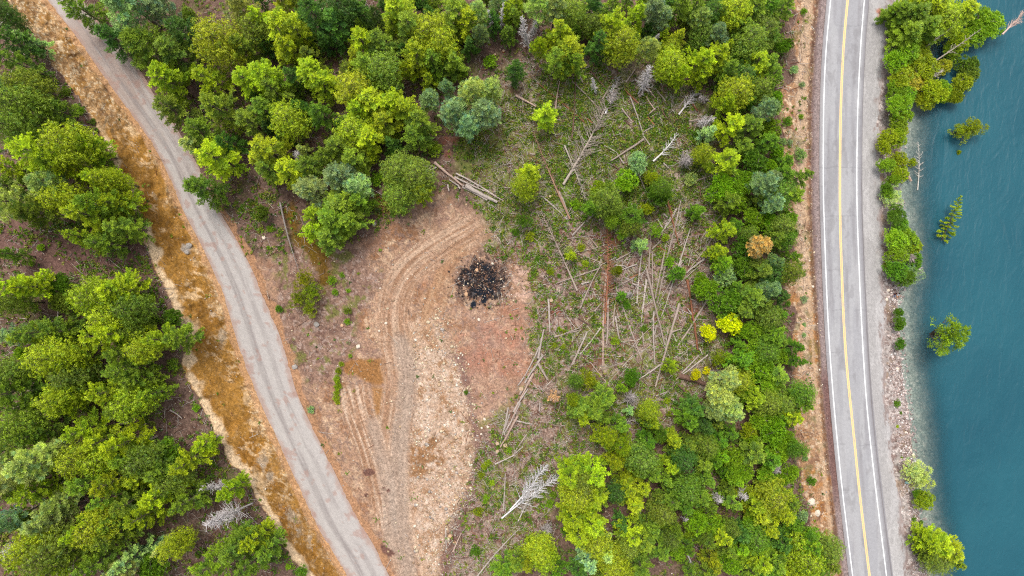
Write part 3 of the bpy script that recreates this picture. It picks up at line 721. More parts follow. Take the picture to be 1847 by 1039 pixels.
TONE = {'y': ((164, 182, 34), 'yellow-green'), 'g': ((130, 154, 48), 'mid green'), 'd': ((88, 126, 48), 'dark green'), 'b': ((164, 192, 128), 'grey-green'),
        'p': ((196, 212, 120), 'pale green'), 'l': ((144, 182, 38), 'lime green'), 'k': ((110, 150, 38), 'deep green'),
        'Y': ((236, 236, 24), 'bright yellow'), 'o': ((244, 208, 128), 'orange'), 'm': ((190, 184, 60), 'mustard yellow'), 'r': ((232, 184, 150), 'rust-orange')}
KIND = {'F': ('fir_tree', 'fir', 'fir'), 'S': ('young_fir_tree', 'feathery fir', 'fir'), 'P': ('pine_tree', 'tufted pine', 'pine'),
        'D': ('broadleaf_tree', 'broadleaf tree', 'broadleaf tree'), 'B': ('bush', 'low bush', 'bush'), 'C': ('cedar_tree', 'drooping cedar', 'cedar'), 'V': ('willow', 'thin-leaved willow', 'willow')}
FIRS = []
LABELQ = []      # (object, look words, u, v)
def tree(cu, cv, r, kind, tone, hfac=1.0, aspect=1.0, rot=None, group=None, look=None):
    """crown centre and crown radius as surveyed (units of the traced plan)"""
    n = sum(1 for k in PROTO if k[0] == kind); i = int(RNG.integers(n))
    crown, trunk, R0, H0 = PROTO[kind, i]
    zg = float(hgt(np.array([cu]), np.array([cv]))[0])
    zg = max(zg, -2.2); Rm = r / 8.5
    if kind == 'B': Hm = Rm * 1.15
    elif kind in 'DV': Hm = 2.2 + Rm * 1.7
    elif kind == 'S': Hm = 3.0 + Rm * 2.5
    else: Hm = 6.0 + Rm * 2.3
    Hm *= hfac * (.92 + .16 * RNG.random())
    zc = zg + .58 * Hm
    Rm = r * (HC - zg - .45 * Hm) / FPX * (1.0 if kind in 'FSC' and cu < 470 else 1.14 if kind in 'FSC' else 1.12 if kind != 'B' else 1.0) * (1.12 if cu > 1580 and kind != 'B' else 1)
    x, y = P(cu, cv, zc); x, y = float(x), float(y)
    # ground height under the stem
    s = FPX / (HC - zg); gu, gv = U0 + x * s, V0 - y * s
    z0 = float(hgt(np.array([gu]), np.array([gv]))[0])
    if gu > float(shore(gv)): z0 = max(z0, -3.0)
    nm, words_, cat = KIND[kind]
    rgb, tw = TONE[tone]
    e = bpy.data.objects.new(nm, None); COL.objects.link(e); e.location = (x, y, z0 - .05)
    e.rotation_euler = (RNG.normal() * .03, RNG.normal() * .03, RNG.random() * 6.283 if rot is None else rot)
    zt = Hm + (zg - z0 if zg > z0 else 0)
    e.scale = (Rm / R0, Rm / R0 * aspect, zt / H0); e.empty_display_size = .5
    c = bpy.data.objects.new("crown" if kind != 'B' else "leaves", crown); COL.objects.link(c); c.parent = e
    j = 1 + RNG.normal(size=3) * np.array([.045, .04, .10]) + RNG.normal() * .10
    c.color = (*np.clip(lin(rgb) * j * 1.52, 0, 1), 1)
    t = bpy.data.objects.new("trunk" if kind != 'B' else "stems", trunk); COL.objects.link(t); t.parent = e
    t.color = (*lin((150, 138, 128) if kind in 'PDB' else (128, 112, 98)), 1)
    e['category'] = cat
    if group: e['group'] = group
    if kind == 'F': FIRS.append((r, e, c, t, crown, trunk))
    size = ('small ' if r < 20 else 'large ' if r > 32 else '') if kind != 'B' else ''
    LABELQ.append((e, look or f"{size}{tw} {words_}", cu, cv)); return e
# (x, y, r, kind, tone) in close-up plans of 1/2.968 scale with the given corner
T = {}
T[0, 0] = """430 40 90 F g;700 30 150 P b;870 70 80 P b;600 200 85 F d;800 240 130 P g;930 300 110 F g;970 160 110 F d;900 440 120 F y;930 590 100 F g;1190 230 125 F y;1130 430 100 F y;1330 260 90 F g;1330 430 100 F y
1180 590 110 F g;1330 650 90 F g;1060 700 95 F g;1040 780 85 S p;1150 830 120 F y;1100 1010 95 F g;1290 60 80 P p;1380 100 80 F y;1010 80 40 B g;1240 760 70 F d
30 100 60 F d;60 220 90 F d;170 230 60 S b;80 330 90 F g;140 440 90 F g;40 520 90 P b;130 570 110 F g;270 570 75 F g;240 440 45 B g;60 690 100 F g;220 830 140 F y;370 780 120 F y;480 800 90 F y;90 910 80 F y;390 930 55 F y
520 950 90 F y;600 960 70 F y;270 990 100 P p;50 980 90 F g;430 590 22 B l;440 700 25 B g;500 650 18 B g;510 740 18 B g;350 490 25 B g"""
T[0, 345] = """60 60 100 P p;190 110 90 P g;340 40 90 F y;450 130 120 F y;540 60 110 F g;640 60 90 F y;650 190 100 F g;430 260 80 F y;540 280 80 F g;90 520 95 F y;170 500 80 F y;50 600 70 F g;30 340 55 F g;340 490 55 D k;350 590 60 D g
520 560 110 F y;640 540 110 F y;590 660 100 F y;700 640 90 F g;720 730 60 F g;230 760 110 F g;140 780 70 F y;310 740 70 F g;560 790 100 F y;650 760 100 F y;620 860 80 F g;760 830 85 F y;850 800 90 F y;960 790 80 F g;930 670 48 D k
300 920 110 F y;400 900 90 F y;380 1000 90 F g;680 950 100 F g;740 1020 80 F g;25 780 65 F b;110 870 42 B l;50 990 100 F g;830 690 30 B g;220 300 22 B l;170 385 18 B l;490 465 12 B g;865 585 15 B l;820 560 18 B l;930 930 35 B g"""
T[0, 689] = """60 50 110 F g;150 110 75 F g;320 80 90 F y;420 50 80 F y;370 160 65 F y;600 60 100 F y;700 90 100 F y;630 150 80 F g;840 60 60 F g;450 260 95 F y;550 290 100 F y;430 390 95 F y;550 420 95 F y;660 320 100 F y;680 410 90 F g
90 240 100 F g;190 270 80 F g;80 350 80 P p;230 420 110 P p;90 480 95 P p;320 370 75 P p;500 540 100 F g;620 520 105 F y;470 600 80 F g;580 620 90 F g;180 580 95 F y;60 600 80 F g;260 740 80 P p;330 640 75 P p;350 730 60 P p;780 430 90 F g;860 480 90 F g;900 370 70 D k;1000 420 100 F y;1080 340 60 F y
760 520 90 F y;850 600 100 F y;1000 640 95 F g;920 540 80 F g;700 640 90 F g;800 710 100 F y;650 760 90 F g;440 760 95 F y;540 740 100 F y;600 820 90 F g;180 850 95 F y;280 900 110 F g;430 900 100 F g;130 960 80 F y;330 1010 90 F y;520 980 90 F g;40 740 65 P b;130 740 60 D g;1220 590 75 F y
1130 980 95 F g;1260 900 100 F g;1370 850 80 F y;1330 990 100 F g;700 960 90 S b;640 1010 70 P p;820 1000 75 D k;940 880 70 F y;870 880 50 S p;1050 140 22 B l;290 660 70 F d"""
T[460, 0] = """1270 110 55 F d;1385 90 60 F g;1150 240 50 S d;60 60 105 F y;130 130 100 F y;230 170 100 F y;20 170 80 F g;130 10 70 F y;320 80 100 F d;430 130 95 F d;380 220 60 S d;480 40 80 F d;570 60 70 S d;570 230 85 F y;670 240 85 F g;600 350 90 F g;690 380 95 F g;540 320 60 F y;770 60 95 F y;840 140 90 F g;740 130 60 F y;930 190 95 F y;990 250 80 F y
1060 70 90 F g;1130 120 80 F y;1050 180 70 S g;860 320 90 F y;960 330 80 F g;1060 340 80 S g;1210 80 65 P p;1220 190 50 P b;820 400 50 P y;930 440 50 F y;940 540 60 P b;1030 480 45 P b;1070 620 85 P b;1130 690 75 P b;1190 520 90 P p;1250 480 75 P p;1230 620 90 P b
200 250 85 F y;300 390 85 F y;370 440 90 F y;290 320 70 S g;200 400 60 F d;50 410 100 F y;110 490 85 F g;350 600 80 F k;190 640 85 F y;40 590 80 F g;250 580 60 F d;530 480 95 F y;620 540 110 F y;560 600 90 F y;720 550 90 F y;690 650 90 F y;800 600 90 F y;880 650 80 F g;860 730 75 F g;960 800 45 B l
540 700 90 F y;620 760 90 F y;440 780 85 F g;540 850 85 F g;380 830 60 F g;730 780 60 S d;60 800 100 F y;80 890 80 F g;190 920 95 F y;280 900 75 F g;310 1000 90 P p;470 950 90 P b;560 1000 80 P b;260 800 45 S p;780 900 85 F g;860 950 85 F g;750 960 70 F g;890 1020 65 F y;650 960 40 B l
1340 60 55 F y;1290 20 50 P b;1260 330 40 B l;1110 380 40 B l;640 100 50 F d"""
T[460, 345] = """270 470 50 V y;310 540 52 V y;235 570 45 V y;300 640 35 V y;330 30 90 P p;470 60 110 F g;420 140 110 F g;320 120 75 F y;500 170 85 F g;400 240 85 F g;320 210 70 F y;560 60 70 F g;760 20 75 F g;860 10 70 F y;40 120 40 D g;80 200 20 B l;130 630 22 B k;410 480 28 B l;430 540 20 B l;465 450 16 B l;500 530 14 B l;495 640 22 B g;495 700 20 B l;462 925 16 B y;448 962 20 B y;440 1000 20 B y;510 880 12 B l;800 110 20 B l"""
T[920, 0] = """20 20 60 F y;160 60 85 P p;240 70 75 P p;330 60 70 F g;270 180 90 S y;310 270 85 F y;260 320 70 F g;340 350 60 F g;160 270 55 P y;30 370 60 F d;530 150 100 S y;590 240 80 F y;460 240 70 F d;640 200 60 F g;670 80 75 S y;760 60 80 P b;800 120 55 P b;430 30 70 F d;550 30 60 F g;900 40 80 F g;1010 110 62 P p;1100 190 62 P b;1190 60 80 F y;1230 140 70 F g
720 270 68 P p;890 210 62 S y;870 350 75 F y;910 400 55 F y;1020 320 75 F y;1100 310 80 F y;1030 400 60 F y;1160 390 75 S g;1300 60 80 F g;1370 40 60 F k;1290 220 85 F g;1350 160 75 F g;1320 330 80 F y;1230 270 60 F d;1200 500 80 F y;1140 560 65 F y;1180 680 75 F y;1290 680 90 F g;1370 590 65 P b;1330 480 55 F g;1060 720 55 S b
1030 820 45 F y;1150 870 80 F y;1300 870 70 D k;1340 980 75 P b;1120 1010 70 D l;1230 980 70 D l;1380 760 60 F k;190 610 75 F y;100 930 75 S y;90 1010 60 F y;620 970 62 D l;690 880 55 D b;760 950 42 D y;815 1000 45 F k;530 1000 50 F g;520 560 20 B k;260 910 12 B l;480 1030 50 D y;970 960 40 B p;840 30 60 F d;990 30 70 F g;1080 60 60 F d;1240 400 60 F d;1010 720 30 B k;1250 790 60 F g"""
T[920, 345] = """1318 292 66 P o;510 50 70 F g;440 80 50 F k;560 90 45 F g;660 130 70 F k;640 180 45 F g;790 15 60 D k;725 90 36 D y;600 225 38 D l;545 160 34 D l;700 290 50 S b;1000 110 50 D k;1100 30 65 F y;1170 60 60 F g;70 165 40 D k;30 220 24 B k;105 245 28 B y;330 340 34 D y;380 300 24 B y;220 430 24 B y;262 452 14 B k;310 320 28 B p;145 360 14 B k;405 390 20 B y
565 430 34 P y;900 440 45 D k;780 210 40 D l;830 250 24 B y;1150 210 62 F y;1120 320 52 F y;1140 390 50 F l;1318 290 66 P o;1300 150 60 D l;1380 70 60 P b;1220 60 55 D l;1250 300 60 D k;1250 400 65 D k;1150 440 60 D b;1040 520 60 D l;1020 480 40 D l;1330 420 70 F g;1150 590 80 D k;1290 570 85 F g;1240 650 65 F g;1370 520 60 P b
1060 760 42 D Y;1175 715 60 D Y;1250 750 40 D l;1310 750 55 D l;990 985 28 D Y;1052 958 22 B Y;1090 930 16 B m;1120 890 42 D y;1180 900 36 D l;1240 890 70 F k;1290 870 70 D l;1330 950 70 D l;1370 860 60 F k;870 945 46 F y;650 990 42 D k;420 1010 48 D y;350 1020 36 D k;1150 1010 75 P p;1380 680 60 F g;1230 1000 60 F y;265 740 15 B y;290 750 12 B y;240 825 14 B y;285 830 14 B y;715 735 20 B k
450 1030 30 B y;350 70 30 B l;850 380 30 B l;600 560 30 D k;620 610 26 B k;560 800 26 B y"""
T[1377, 345] = """690 130 46 D k;720 190 40 D k;690 260 52 D l;760 250 55 D l;790 290 42 D y;700 330 50 D l;800 370 44 D k;690 420 48 D k;740 460 46 D k;790 430 50 V b;680 40 46 V p;660 10 30 D l;712 650 22 D k;712 700 28 D k;715 730 20 D k;714 815 26 D k;655 400 20 B y;60 20 80 F k;140 20 60 F g;20 170 50 D l;60 260 60 F g;20 110 60 F k;140 220 30 D k;50 380 45 P b;60 440 60 F d;130 440 55 F g;40 510 65 F g;90 560 50 F d;40 640 75 F g;90 660 45 F k;50 760 75 F k;100 800 45 F g;30 900 70 D l;170 840 48 F k;180 915 40 F k;80 990 70 F g;30 1030 60 D l;215 575 22 B b;215 715 14 B b;215 770 14 B b;130 600 18 B k;195 395 12 B k"""
T[1377, 689] = """40 60 80 F y;110 110 60 F g;200 60 60 F k;200 110 52 F g;150 190 60 F y;60 260 80 D l;110 320 60 D l;170 355 45 F k;60 390 60 D l;50 620 85 F y;90 700 70 F y;40 780 70 F y;258 530 27 B k;120 690 36 D k;210 720 34 D b;100 840 70 F d;240 850 80 F k;320 880 70 F g;200 930 90 F y;330 970 70 F g;60 960 90 F g;140 1010 80 F y;260 1010 80 F k;20 500 60 D l;225 410 16 B b;60 540 40 B b
850 630 44 D y;820 600 24 D k;800 470 56 V p;832 520 50 V p;715 115 22 B k;735 165 10 B k;718 237 10 B y;805 735 16 B k;740 405 8 B l;860 840 60 F y;930 870 85 F y;990 900 75 F y;1030 960 45 F y;850 900 50 F g;930 950 60 F g;845 750 12 B k"""
T[1377, 0] = """720 60 60 C g;790 90 80 C g;860 170 75 C g;760 190 70 C g;830 40 70 C y;910 50 80 F y;980 110 75 F y;1060 60 75 F y;920 140 60 D y;1150 110 62 D l;1210 130 70 D l;1120 180 55 D l;1040 220 50 D y;1010 280 45 D l;740 280 60 D l;820 270 60 D y;690 330 50 D l;790 350 60 D y;860 370 60 D y;720 410 58 D y;770 440 52 D m;840 450 40 D m;690 490 46 D l;750 510 44 D l;1090 350 50 D k
1100 400 45 D g;1060 450 50 D y;900 500 60 D y;960 480 50 D l;860 530 46 D y;1020 520 36 D y;700 580 56 D l;740 620 40 D l;720 660 50 D l;660 740 42 D y;710 740 45 D y;730 700 30 D y;640 790 36 D y;650 880 38 D l;710 860 40 D y;720 930 42 D y;680 960 30 D l;650 1010 30 D k;798 868 25 B y;960 360 40 D m;1048 812 16 B y
20 60 60 F k;100 30 60 F g;30 200 60 F k;90 250 40 D k;30 330 60 F g;60 400 50 F g;20 480 50 F k;10 570 45 P p;60 590 30 P p;120 245 30 D k;65 143 20 B k;160 375 26 B b;205 455 18 B b;125 650 30 B k;190 830 38 B b;140 760 18 B b;105 760 22 B b;200 625 16 B l;215 65 20 B l;10 690 55 D l;30 750 55 F k;60 810 40 D l;30 900 40 D l;110 930 60 F k;190 950 60 F g;40 960 50 P b;150 1000 60 F k"""
T[920, 689] = """340 30 60 F g;430 40 80 F y;510 80 70 F g;370 130 60 F g;400 200 55 F y;470 150 60 F g;330 90 38 P y;235 85 36 S r;500 290 70 P y;580 320 70 P y;560 400 60 P y;590 230 55 S g;500 200 40 S g;750 150 50 F y;770 230 50 F y;730 220 40 F g;990 150 72 F d;950 200 60 F k;1030 230 55 F d;1120 80 75 P p;1180 140 75 P p;1100 150 60 P p;740 310 48 F k;860 310 60 S y;880 370 45 S g;1040 330 55 F g;790 270 50 D k
690 400 75 F g;730 470 60 F g;860 460 65 S y;830 520 55 S g;1020 440 65 S g;1060 520 60 S g;1180 410 60 D l;1230 480 65 D l;1140 400 40 D l;340 500 85 F y;440 480 85 F y;350 600 80 F y;450 600 85 F y;400 540 70 F g;440 680 60 F y;630 560 75 S y;700 570 60 S y;660 650 75 S y;560 600 50 F d;850 620 60 F g;810 680 60 F g;950 580 75 F k;1020 620 60 F g;920 660 60 F k
330 720 80 F y;430 760 85 F y;360 810 75 F y;450 840 70 F y;500 900 75 S p;420 960 70 S b;560 960 75 F y;650 800 70 F y;720 860 75 F g;640 890 60 F g;600 760 50 S d;760 780 60 S g;800 900 60 F g;160 900 70 F y;190 960 60 F y;110 960 55 F y;40 970 60 F g;260 1000 50 F k;1000 740 60 D l;1070 760 60 D l;960 800 50 D l;1120 820 70 S y;1170 900 60 S g;1180 960 60 D l;1230 900 50 D l
1300 640 70 F y;1340 720 70 F y;1290 740 55 D l;1300 380 75 F g;1380 420 60 F k;1280 260 50 D y;1340 220 60 D l;1290 330 50 D l;1310 80 70 F y;1380 120 60 F g;1240 60 50 D l;1210 530 50 D l;1150 480 40 D k;1230 810 60 F d;1310 830 70 F k;1370 780 60 F g;1340 950 80 F y;1280 1000 60 F g;700 980 75 F g;600 1020 60 F y;370 1020 60 F d;470 1030 50 F g;1380 560 60 F g;1250 590 50 F k;1180 640 60 F g;1060 840 50 F g;1090 970 55 S y;880 780 45 F g
930 400 60 F d;1380 1010 60 F k;210 650 26 B l;230 600 22 B l;300 790 30 B k;100 840 24 B l;840 100 18 B y;850 170 18 B y;600 40 28 D l;640 160 30 S b;650 10 20 B l"""
T[460, 689] = """440 0 18 B y;442 25 22 B y;436 55 18 B y;438 82 22 B y;442 108 16 B y;300 150 22 B b;1230 450 20 B y;1210 500 22 B y;1250 430 18 B y;1195 690 28 B y;1360 365 16 B l;1310 385 14 B k;1130 55 14 B k;1270 540 18 B y;1230 640 12 B l;60 890 70 F g;20 820 50 F y;10 10 0 X x;160 875 12 B l;165 935 12 B l;180 990 20 B l;255 1010 35 B k;1330 1000 60 F g;1180 900 30 B k;1240 620 20 B l"""
nT = 0; SPOTS = [(942, 40, 22), (968, 48, 16), (1168, 122, 26), (1241, 289, 24), (1288, 216, 18), (1342, 899, 20), (372, 948, 30), (366, 880, 14), (1142, 716, 20), (541, 279, 14), (8, 1004, 18)]; CNT = {}
for (ox, oy), txt in T.items():
    for row in txt.replace("\n", ";").split(";"):
        a = row.split()
        if len(a) < 5 or a[3] == 'X': continue
        cx, cy, r = ox + float(a[0]) / 2.968, oy + float(a[1]) / 2.968, float(a[2]) / 2.968
        if any(math.hypot(cx - p[0], cy - p[1]) < .38 * (r + p[2]) for p in SPOTS): continue
        SPOTS.append((cx, cy, r)); nT += 1; CNT[a[3]] = CNT.get(a[3], 0) + 1
        kd, tn = a[3], a[4]
        if kd == 'D' and r < 17 and cx < 1340 and tn in 'kly': kd = 'VSDVF'[nT % 5]
        inwater = cx > float(shore(cy)) - 4
        hf = 1.0
        if cx > 1330 and cx < 1420 and kd == 'F': hf = .8
        if inwater or cx > 1580: hf = .75
        grp = {'F': 'firs', 'S': 'firs', 'P': 'pines', 'D': 'broadleaf trees', 'B': 'low bushes', 'C': 'cedars', 'V': 'willows'}[kd]
        tree(cx, cy, r, kd, tn, hf, group=grp)
for poly, m, tones in [([(830,-10),(1400,-10),(1400,150),(1250,110),(1140,70),(960,60),(830,70)], 34, 'gdgyg'), ([(1310,160),(1405,160),(1425,400),(1420,700),(1440,1039),(1250,1039),(1150,900),(1330,700)], 46, 'gklgk'), ([(420,-10),(830,-10),(800,200),(600,300),(450,250)], 16, 'dgd')]:
    got = 0
    for _ in range(900):
        px, py = RNG.uniform(min(q[0] for q in poly), max(q[0] for q in poly)), RNG.uniform(min(q[1] for q in poly), max(q[1] for q in poly))
        rr = RNG.uniform(13, 20)
        if got >= m or float(sdpoly(np.array([px]), np.array([py]), poly)[0]) < 0: continue
        if any(math.hypot(px - q[0], py - q[1]) < .62 * (rr + q[2]) for q in SPOTS): continue
        SPOTS.append((px, py, rr)); kd = 'FSDFF'[got % 5]
        tree(px, py, rr, kd, tones[got % len(tones)], .85, group={'F': 'firs', 'S': 'firs', 'D': 'broadleaf trees'}[kd]); got += 1
print("TREES", nT, CNT)
# trees standing in the lake
tree(1739, 236, 15, 'V', 'y', .9, look="small deep green tree standing alone in the water"); tree(1757, 230, 15, 'V', 'y', .9, look="smaller leafy tree leaning off a drowned tree")
_e = tree(1702, 432, 17, 'S', 'y', .72, look="narrow spiky yellow-green tree toppled over the lake"); _e.rotation_euler = (math.radians(-66), 0.05, -.15); _e.scale = (.62, .62, .62); _e.location = (P(1697, 438, -2.3)[0], P(1697, 438, -2.3)[1], -2.4); tree(1706, 605, 27, 'V', 'l', 1.3, look="wide yellow-green tree growing out of the lake")

# past 300 firs the smallest ones, mostly hidden between their neighbours, are one mass of undergrowth
bpy.context.view_layer.update()
FIRS.sort(key=lambda a: -a[0]); REST = FIRS[300:]; Vs = []; Fs = []; Cs_ = []; Ms = []; nv = 0
def mesh_arrays(me):
    n = len(me.vertices); a = np.empty(n * 3, np.float32); me.vertices.foreach_get("co", a)
    f = np.empty(len(me.loops), np.int32); me.loops.foreach_get("vertex_index", f)
    c = np.ones((n, 4), np.float32)
    if me.color_attributes: cc_ = np.empty(n * 4, np.float32); me.color_attributes[0].data.foreach_get("color", cc_); c = cc_.reshape(-1, 4)
    return a.reshape(-1, 3), f.reshape(-1, 4), c[:, :3]
for r_, e, c, t, crown, trunk in REST:
    M = np.array(e.matrix_world)
    for ob, me, mi in ((c, crown, 0), (t, trunk, 1)):
        a, f, cc_ = mesh_arrays(me); Vs.append(a @ M[:3, :3].T + M[:3, 3]); Fs.append(f + nv); nv += len(a)
        Cs_.append(cc_ * np.array(ob.color[:3])); Ms.append(np.full(len(f), mi))
    for ob in (c, t, e): bpy.data.objects.remove(ob)
gone = {id(a[1]) for a in REST}; LABELQ = [q for q in LABELQ if id(q[0]) not in gone]
if REST: link("fir_undergrowth", mesh_from("fir_undergrowth", np.concatenate(Vs), np.concatenate(Fs), [M_plant, M_twig], np.concatenate(Cs_), fmat=np.concatenate(Ms)), kind="stuff")
# ================================================================ LOGS AND DEAD TREES
WOOD = {'g': ((176, 158, 146), 'grey-brown'), 'w': ((188, 174, 164), 'bleached pale'), 'd': ((118, 90, 78), 'dark brown'), 'r': ((158, 104, 78), 'reddish-brown'), 'p': ((196, 168, 152), 'pinkish')}
def bent_tube(name, p0, p1, r0, r1, sag, rng, n=8, sides=9, mats=None):
    """tapered log with a slight bend, knots and sawn ends"""
    p0 = np.array(p0); p1 = np.array(p1); d = p1 - p0; L = np.linalg.norm(d); d /= L
    a = np.cross(d, [0, 0, 1.0]); a /= np.linalg.norm(a) + 1e-9; b = np.cross(a, d)
    bend = rng.normal() * L * .012; V = []; F = []; FM = []
    for i in range(n + 1):
        t = i / n; c = p0 + d * L * t + a * bend * math.sin(math.pi * t) + a * rng.normal() * r0 * .12; r = r0 + (r1 - r0) * t
        for s in range(sides):
            th = 2 * math.pi * s / sides; rr = r * (1 + .07 * rng.normal())
            V.append(c + (a * math.cos(th) + b * math.sin(th)) * rr)
    for i in range(n):
        for s in range(sides):
            s2 = (s + 1) % sides; F.append((i * sides + s, i * sides + s2, (i + 1) * sides + s2, (i + 1) * sides + s)); FM.append(0)
    F.append(tuple(range(sides - 1, -1, -1))); FM.append(1); F.append(tuple(n * sides + s for s in range(sides))); FM.append(1)
    me = mesh_from(name, V, F, mats or [M_dead, M_cut], fmat=FM); return me
def log(u1, v1, u2, v2, wpx, col='g', lift=None, nm="fallen_log", grp="logs lying on the slash", look=None):
    rng = RNG; r = max(.17, wpx / 8.5 / 2 * (1.35 if wpx > 5 else 1.1)); lift = (.05 + .3 * rng.random()) if lift is None else lift
    a = W(u1, v1, r * .8 + lift); b = W(u2, v2, r * .55 + lift)
    um, vm = (u1 + u2) / 2, (v1 + v2) / 2; m = W(um, vm, r * .6)
    need = max(0.0, m.z - (a.z + b.z) / 2); a.z += need; b.z += need
    L = (b - a).length
    flip = rng.random() < .5 and wpx < 3.4
    me = bent_tube(nm, (0, 0, 0) if 0 else a, b, r if not flip else r * .6, r * .62 if not flip else r, 0, rng)
    me.transform(Matrix.Translation(-a))
    o = link(nm, me, category="log", group=grp); o.location = a
    rgb, cw = WOOD[col]; j = 1 + rng.normal() * .08; o.color = (*np.clip(lin(rgb) * j * 1.1, 0, 1), 1)
    dx, dy = abs(u2 - u1), abs(v2 - v1)
    if dy > 2.4 * dx: dr = "upright"
    elif dx > 2.4 * dy: dr = "flat-lying"
    else: dr = "slanting" if (u2 - u1) * (v2 - v1) < 0 else "back-slanting"
    sz = "long" if L > 12 else "short" if L < 5 else ""
    thick = "thick" if wpx > 3.6 else "thin" if wpx < 2.1 else ""
    LABELQ.append((o, look or " ".join(x for x in (sz, thick, cw, dr, "log") if x), um, vm))
    # stubs of broken branches on the longer ones
    if L > 9 and rng.random() < .6:
        for k in range(min(6, int(L * .5))):
            t = rng.random(); p = np.array(b - a) * t; q = rand_dirs(1, rng)[0]; q[2] = abs(q[2]) * .6
            s = link("broken_branch", tubes_mesh("broken_branch", [(p, p + q * (.6 + 1.5 * rng.random()), .05, .015)], [M_dead], 4), o); s.color = o.color
    return o
LOGS = {}
LOGS[1000, 400, 3.4625] = """325 300 303 900 13 p;333 480 327 765 12 g;385 410 545 860 12 g;545 200 515 510 6 w;575 290 690 770 13 g;575 360 543 625 12 w;760 0 640 510 13 g;690 190 630 480 8 g;605 40 590 300 6 g;610 190 612 420 6 g;740 350 645 520 9 g;745 360 665 600 9 w;995 90 840 300 10 g;940 230 825 320 12 w;980 450 765 785 14 g;780 510 630 1030 14 g
830 360 870 620 15 r;875 630 895 800 15 r;905 790 925 830 9 w;620 560 628 890 8 w;665 890 525 985 9 w;850 40 775 280 6 w;290 270 160 540 8 g;10 385 285 290 6 g;170 390 222 375 10 w;380 590 405 730 8 w;385 240 480 190 9 g;340 430 500 345 7 g;0 720 150 680 6 g;230 885 345 1030 8 p;205 685 115 890 7 w;290 660 160 830 6 w;150 600 222 650 9 d;400 750 440 810 7 r
905 830 790 950 7 w;960 830 760 985 7 w;780 960 940 1015 26 d;495 70 455 170 10 d;190 0 110 85 8 w;180 14 120 80 7 g;485 385 540 405 10 w;670 110 610 170 6 g;710 0 660 80 7 w;500 180 530 215 12 g;640 150 700 185 5 r;385 480 365 650 7 g;420 300 515 265 5 w;600 630 650 520 6 g;735 690 790 670 7 g;700 540 735 630 9 d;740 700 760 750 6 w;545 640 560 780 4 g
380 270 450 278 7 w;850 480 890 500 5 g;830 540 860 580 6 w;250 560 300 500 5 g;60 700 160 660 5 g;640 640 625 700 7 w;1000 860 1020 930 7 w;780 280 805 240 7 w;745 400 775 350 10 d;770 410 790 360 9 d;470 350 520 330 5 r"""
LOGS[920, 345, 2.968] = """205 575 212 755 10 w;180 740 150 895 10 w;160 830 80 985 7 w;175 880 90 1005 9 w;125 975 90 1039 11 p;150 925 200 1010 11 g;260 0 318 145 11 g;165 20 305 150 6 w;460 115 330 235 7 w;840 40 905 290 8 r;735 15 760 85 7 w;1290 760 1160 885 8 g;1090 190 960 188 9 d;790 150 815 195 5 w;895 90 810 220 5 w;430 250 470 300 8 p;380 495 430 485 7 w;380 820 330 930 5 g;820 120 845 140 6 w;920 370 900 405 8 w"""
LOGS[960, 130, 3.847] = """35 75 360 345 9 r;190 65 160 270 9 p;300 60 275 465 6 d;60 855 240 1020 8 w;275 60 470 260 7 g;680 170 770 440 7 w;770 440 815 505 9 w;775 465 540 620 14 g;590 565 635 635 7 w;500 510 590 560 6 w;560 640 630 700 6 d;735 700 832 935 8 w;930 870 975 1000 8 r;1035 885 1000 1039 8 w;1005 940 945 1035 7 w;850 110 925 200 10 g;780 80 855 180 10 p;1020 240 1090 150 6 g;1095 195 1145 270 8 r;1085 340 1230 310 8 g;910 630 945 665 9 w;540 95 485 190 9 g;315 0 350 70 11 g;800 300 870 240 9 g;850 370 770 415 6 w;1135 755 1250 715 6 g;120 410 165 435 8 w
885 240 940 330 9 d;0 225 20 238 10 p;640 120 740 220 6 r;800 310 850 370 6 r;490 740 500 790 6 w;860 850 900 900 6 w;380 320 420 355 8 r;640 330 700 390 5 d;1155 790 1170 860 6 d;620 250 690 340 4 g;790 170 850 260 5 p"""
LOGS[740, 260, 7.42] = """320 245 700 555 34 p;740 550 1165 775 42 w;520 475 650 560 18 w;700 580 1030 750 18 w;610 390 1205 735 17 w;590 440 985 625 14 w;980 610 1180 725 12 g;640 570 670 595 26 w;700 580 722 545 12 w;980 740 1000 700 14 w;500 540 520 630 12 w;140 265 205 240 9 w;150 310 285 285 9 w;210 372 350 310 11 w;240 412 310 385 9 w;250 445 320 415 9 w;230 345 300 290 8 w;160 290 195 262 7 w"""
LOGS[860, 580, 4.33] = """525 60 483 288 13 g;490 190 375 425 8 w;515 255 375 480 12 w;483 325 560 460 13 g;445 405 340 600 15 p;400 525 285 705 14 w;350 540 335 570 18 g;340 630 210 880 12 w;320 735 185 980 17 p;245 670 180 960 8 w;258 720 205 880 8 w;320 650 275 760 10 p;480 500 520 548 11 g;495 640 488 700 8 w;370 430 320 500 5 w;400 440 430 470 5 g;305 775 430 800 6 w;390 880 290 1030 5 g"""
LOGS[460, 689, 2.968] = """1390 810 1190 1039 8 w;1340 490 1330 690 5 w;1285 440 1390 390 5 w;1020 780 1025 880 5 w;1105 810 1060 910 7 p"""
LOGS[0, 689, 2.968] = """695 252 760 235 14 g;740 300 780 288 12 g;740 322 845 290 14 g;630 225 690 215 12 g;780 890 850 830 8 d;1110 330 1175 282 5 w;690 860 700 885 5 w;910 150 975 195 4 w"""
LOGS[0, 345, 2.968] = """375 740 440 728 7 w;250 700 270 672 7 w;310 640 312 700 8 w;75 745 110 735 9 w;660 85 730 110 9 g"""
LOGS[0, 0, 2.968] = """45 75 0 135 9 w;415 665 470 675 7 w;300 640 305 710 8 d"""
